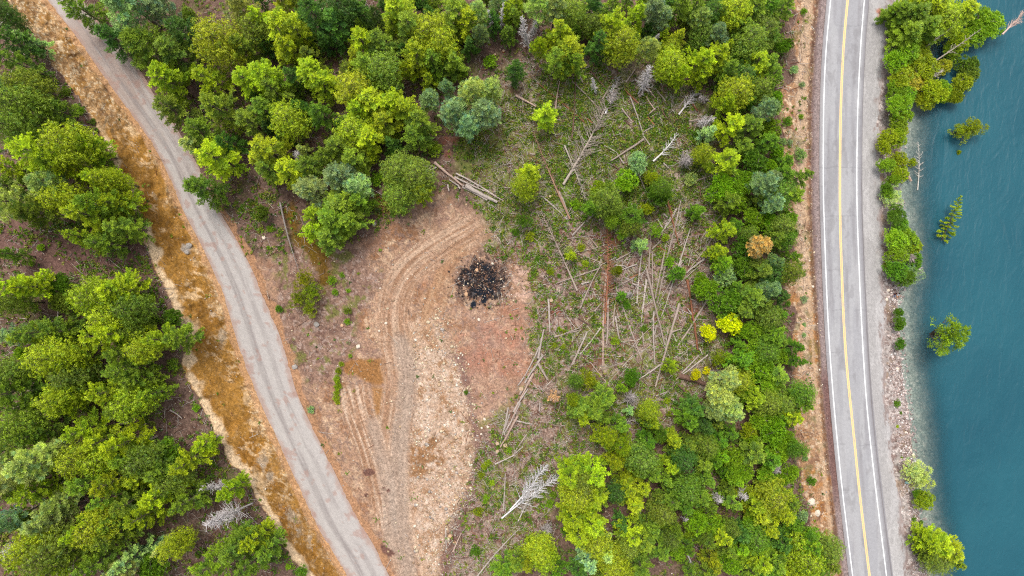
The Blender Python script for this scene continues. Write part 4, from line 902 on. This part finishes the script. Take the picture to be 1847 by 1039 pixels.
LOGS[1377, 0, 2.968] = """730 840 790 970 15 p;745 850 775 930 8 w"""
LOGS[920, 0, 2.968] = """30 510 140 570 11 p;395 110 430 230 8 d;400 280 480 400 11 d;430 380 520 480 7 d;670 370 620 440 9 g;690 520 745 430 14 g"""
LOGS[920, 689, 2.968] = """0 405 70 345 6 w;780 75 850 50 7 w;900 15 980 90 8 d;660 125 745 185 7 w;1120 205 1075 250 6 w;160 110 158 155 6 w;860 90 910 120 6 w;1110 950 1105 1030 9 d;1145 700 1140 770 11 d"""
for (ox, oy, k), txt in LOGS.items():
    stacked = (ox == 740); row_ = (ox == 860)
    for i, row in enumerate(txt.replace("\n", ";").split(";")):
        a = row.split(); q = [float(z) for z in a[:5]]
        log(ox + q[0] / k, oy + q[1] / k, ox + q[2] / k, oy + q[3] / k, q[4] / k, a[5], lift=(.28 if stacked else None),
            grp="stacked logs" if stacked and i < 7 else "narrow row of logs" if row_ else "logs lying on the slash")

def dead_tree_meshes(p0, p1, r0, spread, rng, nbr, twig=True, flat=0.5, start=.25, fwd=.5):
    """trunk and bare boughs; p0 base, p1 tip"""
    p0 = np.array(p0); p1 = np.array(p1); d = p1 - p0; L = np.linalg.norm(d); d /= L
    a = np.cross(d, [0, 0, 1.0]) if abs(d[2]) < .95 else np.array([1.0, 0, 0]); a /= np.linalg.norm(a); b = np.cross(a, d)
    tr = []; n = 7; prev = p0; off = rng.normal() * .02 * L
    def at(t): return p0 + d * L * t + a * off * math.sin(math.pi * t)
    for i in range(n): tr.append((at(i / n), at((i + 1) / n), r0 * (1 - i / n) + .025, r0 * (1 - (i + 1) / n) + .02))
    br = []
    for k in range(nbr):
        t = start + (1 - start) * (k + rng.random()) / nbr; p = at(t); th = rng.random() * 6.283
        o = a * math.cos(th) + b * math.sin(th) * flat
        if flat < 1: o[2] = abs(o[2]) * .5
        o /= np.linalg.norm(o) + 1e-6
        l = spread * (.45 + .65 * rng.random()) * (1 - .75 * max(0, t - .35) / .65) ** .8 * (.6 + .4 * min(1, t * 3))
        q = p; dr = o + d * fwd; dr /= np.linalg.norm(dr)
        for s in range(3):
            dr = dr + rng.normal(size=3) * .18 + d * .12; dr /= np.linalg.norm(dr); q2 = q + dr * l / 3
            br.append((q, q2, .055 * (1 - s / 3) + .02, .055 * (1 - (s + 1) / 3) + .015))
            if twig:
                for z in range(2):
                    m = q + (q2 - q) * rng.random(); dd = dr + rng.normal(size=3) * .6; dd /= np.linalg.norm(dd); br.append((m, m + dd * l * .28, .025, .012))
            q = q2
    return tr, br
def dead_tree(u1, v1, u2, v2, wpx, spread, col, nbr, name, look, cat="dead tree", lift1=.3, lift2=.8, start=.25, fwd=.5, flat=.5, standing=False, hgt_m=0):
    a = W(u1, v1, 0 if standing else wpx / 17 + lift1)
    if standing:                               # tip is seen at (u2, v2) at the given height
        z2 = a.z + hgt_m; x, y = P(u2, v2, z2); b = Vector((float(x), float(y), z2)); a = a - Vector((0, 0, .4))
    else: b = W(u2, v2, lift2)
    tr, br = dead_tree_meshes((0, 0, 0), b - a, wpx / 17, spread / 8.5, RNG, nbr, True, flat, start, fwd)
    e = bpy.data.objects.new(name, None); COL.objects.link(e); e.location = a; e['category'] = cat; e['group'] = "dead bare trees"
    rgb = WOOD[col][0] if isinstance(col, str) else col
    for nm, sg, sd in (("trunk", tr, 7), ("branches", br, 4)):
        o = link(nm, tubes_mesh(nm, sg, [M_dead], sd), e); o.color = (*lin(rgb) * 1.15, 1)
    LABELQ.append((e, look, (u1 + u2) / 2, (v1 + v2) / 2)); return e
G_ = (226, 218, 216); LG = (230, 226, 226)
dead_tree(1016, 333, 1116, 143, 4.8, 36, (184, 170, 156), 120, "fallen_dead_tree", "very long fallen grey tree with all its bare boughs", start=.12, fwd=.6)
dead_tree(1092, 205, 1117, 138, 3.2, 12, LG, 40, "fallen_dead_tree", "white branching treetop lying")
dead_tree(1178, 291, 1222, 242, 3.4, 16, (232, 228, 222), 26, "fallen_dead_tree", "bone-white forked dead tree lying")
dead_tree(1091, 585, 1096, 402, 2.4, 17, (176, 118, 90), 120, "fallen_dead_tree", "rusty dead treetop still holding its boughs", start=.1, fwd=.2)
dead_tree(1041, 524, 975, 380, 3.6, 17, (178, 160, 146), 60, "fallen_dead_tree", "slim grey-brown fallen tree with fine twigs")
dead_tree(1224, 207, 1262, 158, 3.6, 16, G_, 40, "fallen_dead_tree", "leaning grey dead tree with twiggy top")
dead_tree(920, 920, 984, 840, 3.0, 30, LG, 60, "fallen_dead_tree", "upper fallen silver tree with fanned boughs", fwd=.9)
dead_tree(905, 935, 1012, 858, 3.0, 30, LG, 70, "fallen_dead_tree", "lower fallen silver tree with fanned boughs", fwd=.9)
dead_tree(935, 940, 960, 882, 2.2, 14, (200, 190, 180), 30, "fallen_dead_tree", "short twiggy dead treetop", fwd=.9)
dead_tree(1018, 262, 1058, 362, 2.8, 14, (186, 174, 160), 50, "fallen_dead_tree", "thin grey fallen tree with drooping twigs")
dead_tree(1028, 395, 962, 238, 3.4, 11, (170, 134, 112), 60, "fallen_dead_tree", "long brown fallen trunk with rusty side twigs")
dead_tree(1655, 343, 1656, 256, 2.0, 15, (206, 200, 190), 22, "drowned_dead_tree", "thin pale drowned dead tree")
dead_tree(1240, 1000, 1262, 1045, 3.0, 22, (200, 192, 194), 40, "fallen_dead_tree", "bare dead tree with sprawling arched boughs")
dead_tree(1236, 985, 1250, 950, 2.0, 16, (205, 198, 200), 40, "fallen_dead_tree", "heap-like grey dead treetop")
dead_tree(1110, 795-30, 1170, 752, 2.0, 14, (190, 180, 172), 36, "fallen_dead_tree", "small grey dead tree in front of the green firs")
dead_tree(505, 365, 545, 505, 3.4, 5, (150, 140, 134), 22, "fallen_bare_trunk", "bare grey trunk lying from root mass to green top", lift1=1.2, lift2=1.2)
dead_tree(1808, 62, 1846, 22, 3.0, 18, (226, 196, 182), 34, "bare_bough", "pinkish bare boughs reaching over the lake", lift1=5, lift2=6.5, fwd=1.2)
dead_tree(1668, 86, 1730, 40, 2.6, 10, (196, 184, 168), 18, "leaning_bare_tree", "thin bare leaning trunk over the thicket", lift1=3, lift2=7)
dead_tree(1684, 112, 1770, 52, 2.6, 12, (190, 178, 160), 20, "leaning_bare_tree", "longer bare trunk leaning to the lake", lift1=2, lift2=7)
dead_tree(1660, 145, 1700, 128, 2.2, 14, (214, 204, 190), 30, "leaning_bare_tree", "pale twiggy dead tree over the inlet", lift1=2, lift2=4, fwd=1.0)
dead_tree(1650, 480, 1664, 492, 2.0, 10, (214, 206, 200), 20, "bare_bough", "white twiggy bough at the water", lift1=2, lift2=2)
dead_tree(1632, 455, 1650, 470, 2.0, 12, (186, 170, 164), 40, "bare_bough", "grey dead bush tangled in the shore bushes", lift1=3, lift2=3.5)
SN = [(958,96,942,30,11,14,"tall grey snag with bare drooping twigs"),(957,74,968,36,9,12,"shorter grey snag joined to its neighbour"),(1150,172,1172,122,9,20,"leaning snag with a dense pale grey brush top"),(1226,292,1243,288,5,18,"round grey twiggy snag"),
 (1256,224,1288,214,6,14,"bent grey snag with a brush end"),(1332,885,1345,900,8,13,"silver star-shaped dead fir"),(1290,893,1299,906,7,12,"dim grey dead fir among green crowns"),(1232,935,1240,938,6,9,"small grey dead fir ringed by green"),(985,945,989,960,4,14,"low grey twiggy dead tree"),
 (1128,722,1142,716,4,18,"grey twiggy dead treetop by the slash"),(456,908,372,948,15,26,"big grey bare fir leaning out from the cut bank"),(420,872,362,882,9,14,"grey bare treetop behind the leaning snag"),(40,990,8,1004,9,20,"tangled grey bare tree at the photo's corner"),
 (548,284,536,276,7,14,"small grey bare treetop between green crowns"),(1392,838,1404,850,5,16,"grey bare tree leaning over the cutting"),(1412,868,1420,872,3,10,"pale bare bush on the cutting edge"),(1134,532,1135,530,1.2,9,"low round mat of grey twigs"),
 (1280,180,1262,176,5,10,"thin grey snag between two firs"),(1180,80,1188,62,8,8,"slim bare snag behind a pale pine"),(885,60,880,18,12,7,"bare lower-branched snag at the top edge"),(905,60,908,5,13,7,"tall bare pole-like snag at the top edge"),(1076,170,1068,140,6,7,"slender forked grey snag"),(1112,160,1100,186,4,9,"stooping grey snag")]
for u1, v1, u2, v2, hm, sp, lk in SN:
    dead_tree(u1, v1, u2, v2, 2.6, sp, G_ if hm > 5 else (190, 180, 176), int(60 + sp * 4), "dead_snag", lk, standing=True, hgt_m=hm, flat=1.0, fwd=.1, start=.3)
# fallen green-topped tree by the gravel road
# stumps
for u_, v_, r_, c_ in [(992,355,.4,0),(994,541,.55,0),(1066,677,.45,0),(1029,557,.3,0),(893,99,.35,1),(908,93,.4,1),(1268,182,.45,1),(940,701,.7,0),(897,799,.55,0),(911,803,.6,0),(897,813,.5,0),(974,667,.35,0),(1051,542,.3,0),(1073,521,.3,0)]:
    p = W(u_, v_, -.1); me = bent_tube("tree_stump", (0, 0, 0), (0.01, 0, .5), r_ * .8, r_ * .68, 0, RNG, 2, 12)
    o = link("tree_stump", me, category="stump", group="sawn stumps"); o.location = p; o.color = (*lin((150, 118, 96) if not c_ else (214, 120, 60)), 1)
    LABELQ.append((o, "small sawn stump with pale top" if not c_ else "freshly cut orange stump", u_, v_))

# ================================================================ GROUND LITTER (uncountable)
def scatter(n, boxes_fn, lo=(-40, -40), hi=(1700, 1080)):
    us = RNG.uniform(lo[0], hi[0], n); vs = RNG.uniform(lo[1], hi[1], n); d = boxes_fn(us, vs)
    k = RNG.random(n) < d; return us[k], vs[k]
def offroads(u, v):
    return ~(((u > grL(v) - 3) & (u < grR(v) + 3)) | ((u > hwL(v) - 10) & (u < shR(v) + 2)) | (u > shore(v)))
def inmud(u, v): return (u > mudL(v)) & (u < grL(v))
def dens_plants(u, v):
    d = np.full(u.shape, .06)
    X, Y = (u - U0) / 8.5, (v - V0) / 8.5; f = fbm(X / 3.5, Y / 3.5, 301, 4, .7)
    g1 = sstep(-10, 20, sdpoly(u, v, G1)); d = np.maximum(d, g1 * sstep(.32, .5, f) * 1.0)
    g2 = sstep(-10, 20, sdpoly(u, v, G2)); d = np.maximum(d, g2 * sstep(.42, .56, f) * .75)
    g3 = sstep(-25, 25, sdpoly(u, v, SL)); d = np.maximum(d, g3 * sstep(.45, .6, f) * .62)
    for pl, a in [([(840,850),(900,900),(880,1000),(840,1000)], .4), ([(420,370),(500,340),(520,460),(470,450)], .9), ([(500,480),(640,450),(650,600),(560,690),(500,600)], .22), ([(60,420),(220,330),(310,420),(320,640),(260,700),(200,560)], .5), ([(360,790),(420,860),(470,980),(400,1000),(340,860)], .4), ([(660,340),(760,330),(740,420),(680,430)], .5), ([(60,100),(200,300),(240,420),(180,400),(60,200)], .35)]:
        d = np.maximum(d, sstep(-8, 12, sdpoly(u, v, pl)) * a * sstep(.42, .58, f))
    forest = (u > 1250) & (u < 1450); d = np.where(forest, np.maximum(d, .5 * sstep(.4, .55, f)), d)
    lf = ((u < mudL(v) - 6) | (v < 350) & (u < 850) | (u > 1000) & (v > 740)); d = np.where(lf, np.maximum(d, .35 * sstep(.46, .6, f)), d)
    d = np.where(sdpoly(u, v, CL) > 0, d * .05, d); d = np.where(inmud(u, v), 0.004, d)
    d = np.where(u > hwL(v) - 75, np.where(u > hwL(v) - 34, 0, .12 * sstep(.5, .6, f)), d)
    return d * offroads(u, v)
us, vs = scatter(150000, dens_plants); n = len(us); print("plants", n)
z = hgt(us, vs); x, y = P(us, vs, z)
nq = 11; B = np.repeat(np.stack([x, y, z + .05], 1), nq, 0); sz = np.repeat(.16 + .6 * RNG.random(n) ** 3, nq)
off = RNG.normal(size=(n * nq, 3)) * sz[:, None] * .55; off[:, 2] = np.abs(off[:, 2]) * .8
d = rand_dirs(n * nq, RNG); d[:, 2] = np.abs(d[:, 2]) * .6 + .2; d /= np.linalg.norm(d, axis=1)[:, None]
V, F = quads_from(B + off, d, .22 + .16 * RNG.random(n * nq), .15 + .1 * RNG.random(n * nq), RNG)
pal = np.array([lin(c) for c in [(126, 168, 36), (148, 166, 46), (104, 142, 44), (168, 170, 76), (104, 128, 66), (138, 156, 92)]]) * 1.25
cc = pal[RNG.choice(6, n, p=[.22, .22, .16, .18, .11, .11])] * (.8 + .4 * RNG.random(n))[:, None]
link("ground_plants", mesh_from("ground_plants", V, F, [M_plant], np.repeat(cc, nq * 4, 0)), kind="stuff")
# twigs and small broken branches
def dens_twigs(u, v):
    X, Y = (u - U0) / 8.5, (v - V0) / 8.5; f = fbm(X / 4, Y / 4, 311, 4, .7)
    d = np.full(u.shape, .30) * sstep(.35, .6, f)
    s = sstep(-15, 15, sdpoly(u, v, SL)); d = np.maximum(d, s * (.5 + .5 * sstep(.38, .55, f)))
    d = np.maximum(d, .8 * (np.hypot((u - 1200) / 110, (v - 560) / 150) < 1) * sstep(.35, .55, f))
    d = np.where(np.hypot((u - 870) / 46, (v - 508) / 42) < 1, .04, d)
    d = np.maximum(d, sstep(-6, 10, sdpoly(u, v, [(805,650),(835,640),(850,740),(870,800),(860,880),(830,960),(790,1039),(805,960),(838,870),(845,800),(830,720)])) * .9)
    d = np.maximum(d, .7 * sstep(0, 10, sdpoly(u, v, [(500,600),(560,540),(640,560),(640,620),(600,690),(540,680)])))
    cl = sstep(-4, 6, sdpoly(u, v, CL)) * ~(np.hypot((u - 870) / 56, (v - 508) / 50) < 1)
    d = d * (1 - .92 * cl); d = np.where(inmud(u, v), .01, d); return d * offroads(u, v) * (u < hwL(v) - 30)
us, vs = scatter(125000, dens_twigs, hi=(1460, 1080)); n = len(us); print("twigs", n)
z = hgt(us, vs) + .06 + .25 * RNG.random(n) ** 2; x, y = P(us, vs, z)
L = .4 + 3.0 * RNG.random(n) ** 3.2; th = RNG.random(n) * 6.283; el = RNG.normal(size=n) * .18
c0 = np.stack([x, y, z], 1)
zone = (np.hypot((us - 1160) / 150, (vs - 550) / 190) < 1) & (RNG.random(n) < .04); L = np.where(zone, 3 + 6 * RNG.random(n), L)
el = np.where(zone, .02, el); wd = np.where(zone, .07, .026 + .04 * RNG.random(n))[:, None]
dv = np.stack([np.cos(th) * np.cos(el), np.sin(th) * np.cos(el), np.abs(np.sin(el))], 1)
sd_ = np.stack([-np.sin(th), np.cos(th), 0 * th], 1); up = np.array([0, 0, 1.0])
A = c0 - dv * L[:, None] / 2; Bv = c0 + dv * L[:, None] / 2
V = np.stack([A - sd_ * wd, A + sd_ * wd, A + up * wd * 1.4, Bv - sd_ * wd * .6, Bv + sd_ * wd * .6, Bv + up * wd], 1).reshape(-1, 3)
i0 = (np.arange(n) * 6)[:, None]; F = np.concatenate([i0 + np.array([0, 3, 5, 2]), i0 + np.array([2, 5, 4, 1]), i0 + np.array([1, 4, 3, 0])], 0)
pal = np.array([lin(c) for c in [(220, 208, 198), (190, 172, 160), (154, 124, 106), (120, 88, 76), (228, 214, 196), (152, 96, 74)]]) * 1.1
link("forest_debris", mesh_from("forest_debris", V, F, [M_twig], np.repeat(pal[RNG.choice(6, n, p=[.27, .24, .17, .12, .12, .08])], 6, 0)), kind="stuff")
# stones
bm = bmesh.new(); bmesh.ops.create_icosphere(bm, subdivisions=1, radius=1); ICO = np.array([v.co[:] for v in bm.verts]); ICF = np.array([[q.index for q in f.verts] for f in bm.faces]); bm.free()
def stones(name, us, vs, size, pal, prob, sink=.3):
    n = len(us); z = hgt(us, vs); x, y = P(us, vs, z)
    m = len(ICO); V = np.repeat(ICO[None], n, 0) * (1 + .22 * RNG.normal(size=(n, m, 1)).clip(-1.5, 1.5))
    sc = size[:, None] * RNG.uniform(.65, 1.25, (n, 3)); sc[:, 2] *= .65; V = V * sc[:, None, :]
    th = RNG.random(n) * 6.283; c, s = np.cos(th)[:, None], np.sin(th)[:, None]
    X_ = V[..., 0] * c - V[..., 1] * s; Y_ = V[..., 0] * s + V[..., 1] * c
    V = np.stack([X_ + x[:, None], Y_ + y[:, None], V[..., 2] + (z + size * (.5 - sink))[:, None]], -1).reshape(-1, 3)
    F = (ICF[None] + (np.arange(n) * m)[:, None, None]).reshape(-1, 3)
    pal = np.array([lin(c) for c in pal]); cc = pal[RNG.choice(len(pal), n, p=prob)] * (.82 + .36 * RNG.random(n))[:, None]
    return link(name, mesh_from(name, V, F, [M_stone], np.repeat(np.clip(cc, 0, 1), m, 0)), kind="stuff")
def dens_peb(u, v):
    X, Y = (u - U0) / 8.5, (v - V0) / 8.5; f = fbm(X / 2.5, Y / 2.5, 321, 4, .7)
    d = .05 + 0 * u; d = np.maximum(d, sstep(-6, 8, sdpoly(u, v, CL)) * .12)
    d = np.maximum(d, sstep(-8, 6, sdpoly(u, v, GR)) * (.25 + .75 * sstep(.4, .6, f)))
    q = sstep(26, 8, np.abs(sdpoly(u, v, GR))) * (u > 780); d = np.maximum(d, q)
    d = np.maximum(d, inmud(u, v) * (.01 + .22 * sstep(.58, .66, f)))
    d = np.maximum(d, (np.abs(hwL(v) - u - 32) < 12) * .5); d = np.maximum(d, ((hwL(v) - u) < 72) * ((hwL(v) - u) > 12) * .15)
    d = np.maximum(d, .7 * (np.hypot((u - 925) / 34, (v - 505) / 42) < 1)); d = np.maximum(d, .6 * (np.hypot((u - 870) / 50, (v - 508) / 45) < 1))
    return d * offroads(u, v)
us, vs = scatter(90000, dens_peb, hi=(1500, 1080)); n = len(us); print("pebbles", n)
stones("gravel", us, vs, (.05 + .11 * RNG.random(n) ** 2 + .14 * (RNG.random(n) < .03)) * (1 + .7 * (sdpoly(us, vs, GR) > -22) * (us > 745)), [(232, 212, 180), (206, 176, 142), (176, 146, 118), (240, 228, 208), (190, 178, 168)], [.3, .27, .18, .13, .12])
def dens_rip(u, v):
    sr, sh = shR(v), shore(v); t = (u - sr) / np.maximum(sh - sr, 5)
    d = sstep(.15, .55, t + .25 * (fbm((u - U0) / 14, v / 14, 331, 3) - .5)) * (u < sh + 10) * (t > -.2); d = np.where(v < 490, d * .35, d)
    return d * np.where(u > sh, .45, 1)
us, vs = scatter(26000, dens_rip, lo=(1570, -20), hi=(1700, 1060)); n = len(us); print("riprap", n)
stones("rubble", us, vs, .10 + .22 * RNG.random(n) ** 2, [(226, 208, 200), (198, 176, 168), (170, 150, 144), (240, 230, 224), (150, 128, 118)], [.28, .28, .2, .12, .12])
# boulders one can point to
for u_, v_, r_, c_ in [(864,577,.55,0),(696,583,.5,0),(684,597,.35,0),(646,625,.75,0),(686,520,.35,0),(860,487,.6,1),(841,531,.7,1),(531,662,1.0,2),(571,585,1.0,2),(617,587,.6,1),(675,404,.8,2),(476,429,.7,0),(360,612,.55,0),(340,443,1.1,2),(336,455,.8,2),(848,893,.5,0),(824,897,.45,0),(812,967,.75,1),(820,978,.6,1),(874,756,.5,0),(880,770,.5,0),(869,772,.4,0),(868,783,.4,0),
 (1466,517,.5,0),(1460,470,.35,0),(1478,667,.35,0),(1446,590,1.0,1),(1463,905,1.4,0),(1474,925,1.2,0),(1643,812,.5,0),(1634,780,.45,0),(1610,497,.6,0),(1602,524,.6,0),(1599,540,.6,0),(1619,665,.6,0),(1647,820,.6,0),(735,503,.3,0),(1400,640,.5,0)]:
    bm = bmesh.new(); bmesh.ops.create_icosphere(bm, subdivisions=2, radius=r_)
    ph = RNG.random(3) * 9
    for q in bm.verts:
        nn = q.co.normalized(); k = .78 + .42 * vnoise(np.array([nn.x * 1.7 + ph[0]]), np.array([nn.y * 1.7 + nn.z * 1.3 + ph[1]]), 5)[0]; q.co = Vector((q.co.x * k * 1.1, q.co.y * k * .9, q.co.z * k * .6))
    me = bpy.data.meshes.new("boulder"); bmesh.ops.scale(bm, vec=(.6, .6, .6), verts=bm.verts); bm.to_mesh(me); bm.free(); me.materials.append(M_dead)
    o = link("boulder", me, category="rock", group="single boulders"); o.location = W(u_, v_, r_ * .15); o.rotation_euler.z = RNG.random() * 6
    o.color = (*lin([(236, 220, 200), (220, 178, 140), (176, 168, 160)][c_]) * 1.1, 1)
    LABELQ.append((o, ["cream-white rock", "tan rock", "grey boulder"][c_], u_, v_))
# charred chunks on the burnt pile, one heap
us = 870 + RNG.normal(size=1300) * 20; vs = 505 + RNG.normal(size=1300) * 17; us, vs = us[:800], vs[:800]; n = 800
stones("charred_rubble", us, vs, .07 + .17 * RNG.random(n) ** 2, [(36, 34, 38), (60, 52, 52), (140, 108, 90), (180, 152, 138), (92, 72, 64)], [.5, .22, .1, .05, .13], .35)
for k in range(9):
    a = RNG.random() * 6.28; u_, v_ = 870 + 30 * math.cos(a * 2.1 + k), 508 + 26 * math.sin(a + k * 1.7)
# ================================================================ PEOPLE AND THE BAG ON THE SHORE
def skin_body(name, chains, mats, parent=None, lvl=1):
    """chains: list of lists of (x,y,z,r); all grown from shared first points"""
    V = []; E = []; R = []; idx = {}
    for ch in chains:
        last = None
        for x_, y_, z_, r_ in ch:
            key = (round(x_, 3), round(y_, 3), round(z_, 3))
            if key not in idx: idx[key] = len(V); V.append((x_, y_, z_)); R.append(r_)
            i = idx[key]
            if last is not None and last != i: E.append((last, i))
            last = i
    me = bpy.data.meshes.new(name); me.from_pydata(V, E, []); o = link(name, me, parent)
    m = o.modifiers.new("skin", 'SKIN'); m.use_smooth_shade = True
    for i, r_ in enumerate(R): me.skin_vertices[0].data[i].radius = (r_, r_); me.skin_vertices[0].data[i].use_root = (i == 0)
    s = o.modifiers.new("sub", 'SUBSURF'); s.levels = lvl; s.render_levels = lvl
    for mm in mats: me.materials.append(mm)
    return o
M_skin = flat_material("skin", (222, 160, 118), 20, .95, 1.05); M_white = flat_material("white_cloth", (246, 250, 255), 12, .9, 1.05); M_hair = flat_material("dark_hair", (34, 28, 30), 30, .8, 1.2)
M_maroon = flat_material("maroon_cloth", (104, 52, 58), 12, .85, 1.1); M_jeans = flat_material("blue_denim", (110, 124, 156), 14, .8, 1.15); M_bag = flat_material("pale_blue_plastic", (176, 222, 226), 5, .85, 1.1, .4, .5)
def person(u_, v_, yaw, shirt, legs_mat, bare, label, cat="person"):
    e = bpy.data.objects.new("person", None); COL.objects.link(e); e.location = W(u_, v_, .12); e.rotation_euler.z = yaw
    e['label'] = label; e['category'] = cat; e['group'] = "people on the shore"
    ch = [[(0, 0, .12, .15), (0, .05, .34, .14), (0, .10, .54, .15), (0, .13, .62, .07), (0, .15, .70, .065), (0, .17, .80, .10), (0, .17, .90, .08)]]
    for s in (-1, 1):
        ch.append([(0, 0, .12, .15), (s * .10, -.02, .10, .10), (s * .17, -.42, .22, .075), (s * .20, -.80, .0, .055), (s * .21, -.84, -.02, .045), (s * .22, -.97, .0, .03)])
        ch.append([(0, .10, .54, .15), (s * .19, .10, .54, .06), (s * .30, -.06, .36, .045), (s * .34, -.32, .30, .035), (s * .34, -.38, .30, .035), (s * .34, -.43, .30, .02)])
        for k in range(4): ch.append([(s * .34, -.38, .30, .035), (s * .34 + (k - 1.5) * .02, -.44, .298, .010), (s * .34 + (k - 1.5) * .024, -.48 - .006 * (k in (1, 2)), .28, .008)])
        ch.append([(s * .34, -.38, .30, .035), (s * .34 - s * .04, -.40, .295, .010), (s * .34 - s * .055, -.43, .29, .009)])
    body = skin_body("body", ch, [M_skin], e, 1)
    skin_body("shirt", [[(0, .01, .16, .19), (0, .05, .34, .18), (0, .10, .53, .185), (0, .12, .585, .10)], [(0, .10, .53, .185), (.19, .10, .54, .085), (.27, -.01, .42, .07)], [(0, .10, .53, .185), (-.19, .10, .54, .085), (-.27, -.01, .42, .07)]], [shirt], e)
    kn = .55 if bare else 1.0
    skin_body("shorts" if bare else "jeans", [[(0, 0, .12, .19)] + [(s * .10, -.02, .10, .13), (s * .15, -.30, .19, .10)] + ([] if bare else [(s * .17, -.42, .22, .09), (s * .20, -.78, .01, .07)]) for s in (-1, 1)], [legs_mat], e)
    skin_body("hair", [[(0, .19, .82, .115), (0, .20, .90, .10), (0, .16, .95, .07)], [(0, .19, .82, .115), (0, .23, .74, .07)]], [M_hair], e)
    return e
person(1618.8, 531.5, math.radians(8), M_white, M_white, True, "person in a white top with dark hair sitting bare-legged at the water's edge")
person(1612.6, 530.5, math.radians(-6), M_maroon, M_jeans, False, "person in a maroon shirt and blue jeans sitting on the riprap rocks")
bm = bmesh.new(); bmesh.ops.create_uvsphere(bm, u_segments=20, v_segments=12, radius=.5)
for q in bm.verts:
    k = .8 + .4 * vnoise(np.array([q.co.x * 5 + 3]), np.array([q.co.y * 5 + q.co.z * 4]), 9)[0]; q.co = Vector((q.co.x * 1.2 * k, q.co.y * .55 * k, q.co.z * .5 * k))
me = bpy.data.meshes.new("plastic_bag"); bm.to_mesh(me); bm.free(); me.materials.append(M_bag); me.polygons.foreach_set("use_smooth", [True] * len(me.polygons))
bagp = W(1635.5, 870.5, .2)
o = link("plastic_bag", me, category="bag", label="crumpled pale blue plastic bag on the shore rocks beside the willow bush"); o.location = bagp
kn_ = link("knotted_top", tubes_mesh("knotted_top", [((.5, 0, .1), (.72, .04, .16), .07, .03), ((.72, .04, .16), (.85, .12, .2), .03, .06)], [M_bag], 8), o)
# ================================================================ LABELS: say where each thing stands
LM = [(869,510,"the burnt pile"),(840,328,"the stacked long logs"),(860,225,"the pale pine pair"),(1060,240,"the big fallen tree"),(1362,443,"the orange tree"),
 (1277,600,"the bright yellow tree"),(1105,805,"the round yellowish pine"),(1090,560,"the straight long trunk"),(940,720,"the narrow log row"),(663,852,"the round dark stain"),
 (692,992,"the long dark stain"),(410,930,"the grey bare fir"),(520,430,"the leaning bare trunk"),(943,60,"the twin grey snags"),(1166,128,"the pale feathery snag"),
 (1745,236,"the lone tree in the water"),(1712,603,"the wide tree in the lake"),(1703,392,"the narrow tree in the lake"),(1618,528,"the two people"),(1636,870,"the pale blue bag"),
 (1341,898,"the small silver snag"),(960,880,"the silver fallen trees"),(1250,1010,"the sprawling dead boughs"),(85,420,"the bare brown patch"),(650,20,"the top edge gap"),
 (375,25,"the top edge dirt"),(30,30,"the top left corner"),(30,1010,"the bottom left corner"),(1820,40,"the top right boughs"),(1237,290,"the grey tufted snag"),
 (1210,560,"the crossed logs"),(30,690,"the left edge"),(460,1020,"the bank's bottom end"),(1370,20,"the road cutting's top"),(200,540,"the biggest left-hand fir"),
 (590,390,"the fir by the seep"),(1420,1000,"the road cutting's bottom"),(1000,985,"the lower clearing"),(1455,620,"the orange road bank"),(700,130,"the top centre forest"),
 (240,230,"the upper gravel road"),(360,780,"the cut bank's middle"),(1150,960,"the lower dark forest"),(1420,250,"the red upper road bank"),(160,820,"the lower left forest"),(1640,120,"the shore thicket"),(480,200,"the upper forest's middle")]
def where(u, v):
    d, lu, lv, nm = min((math.hypot(u - a, v - b), a, b, n) for a, b, n in LM)
    dx, dy = u - lu, v - lv
    if d < 22: return "beside " + nm
    far = "just " if d < 55 else "" if d < 110 else "far "
    if abs(dx) > 2.2 * abs(dy): dr = "right of" if dx > 0 else "left of"
    elif abs(dy) > 2.2 * abs(dx): dr = "below" if dy > 0 else "above"
    else: dr = ("lower " if dy > 0 else "upper ") + ("right of" if dx > 0 else "left of")
    return f"{far}{dr} {nm}"
ORD = ["first", "second", "third", "fourth", "fifth", "sixth", "seventh", "eighth", "ninth", "tenth"]
def finish_labels():
    by = {}
    for e, look, u_, v_ in LABELQ: by.setdefault((look, where(u_, v_)), []).append((v_, u_, e))
    for (look, wh), L in by.items():
        if len(L) == 1: L[0][2]['label'] = f"{look} {wh}"; continue
        vs = [a[0] for a in L]; us = [a[1] for a in L]
        byv = max(vs) - min(vs) >= max(us) - min(us)
        L.sort(key=lambda a: a[0] if byv else a[1]); n = len(L)
        ends = ("upper", "lower") if byv else ("left", "right"); e3 = ("topmost", "lowest") if byv else ("leftmost", "rightmost")
        for i, a in enumerate(L):
            if n == 2: p = ends[i]
            elif i == 0: p = e3[0]
            elif i == n - 1: p = e3[1]
            elif n == 3: p = "middle"
            else: p = f"{ORD[i]} {'down' if byv else 'across'},"
            a[2]['label'] = f"{p} {look} {wh}"
    for e, *_ in LABELQ:
        ws = e['label'].split()
        if len(ws) > 16: e["label"] = " ".join(w for w in ws if w not in ("very", "just", "far", "small"))
finish_labels()
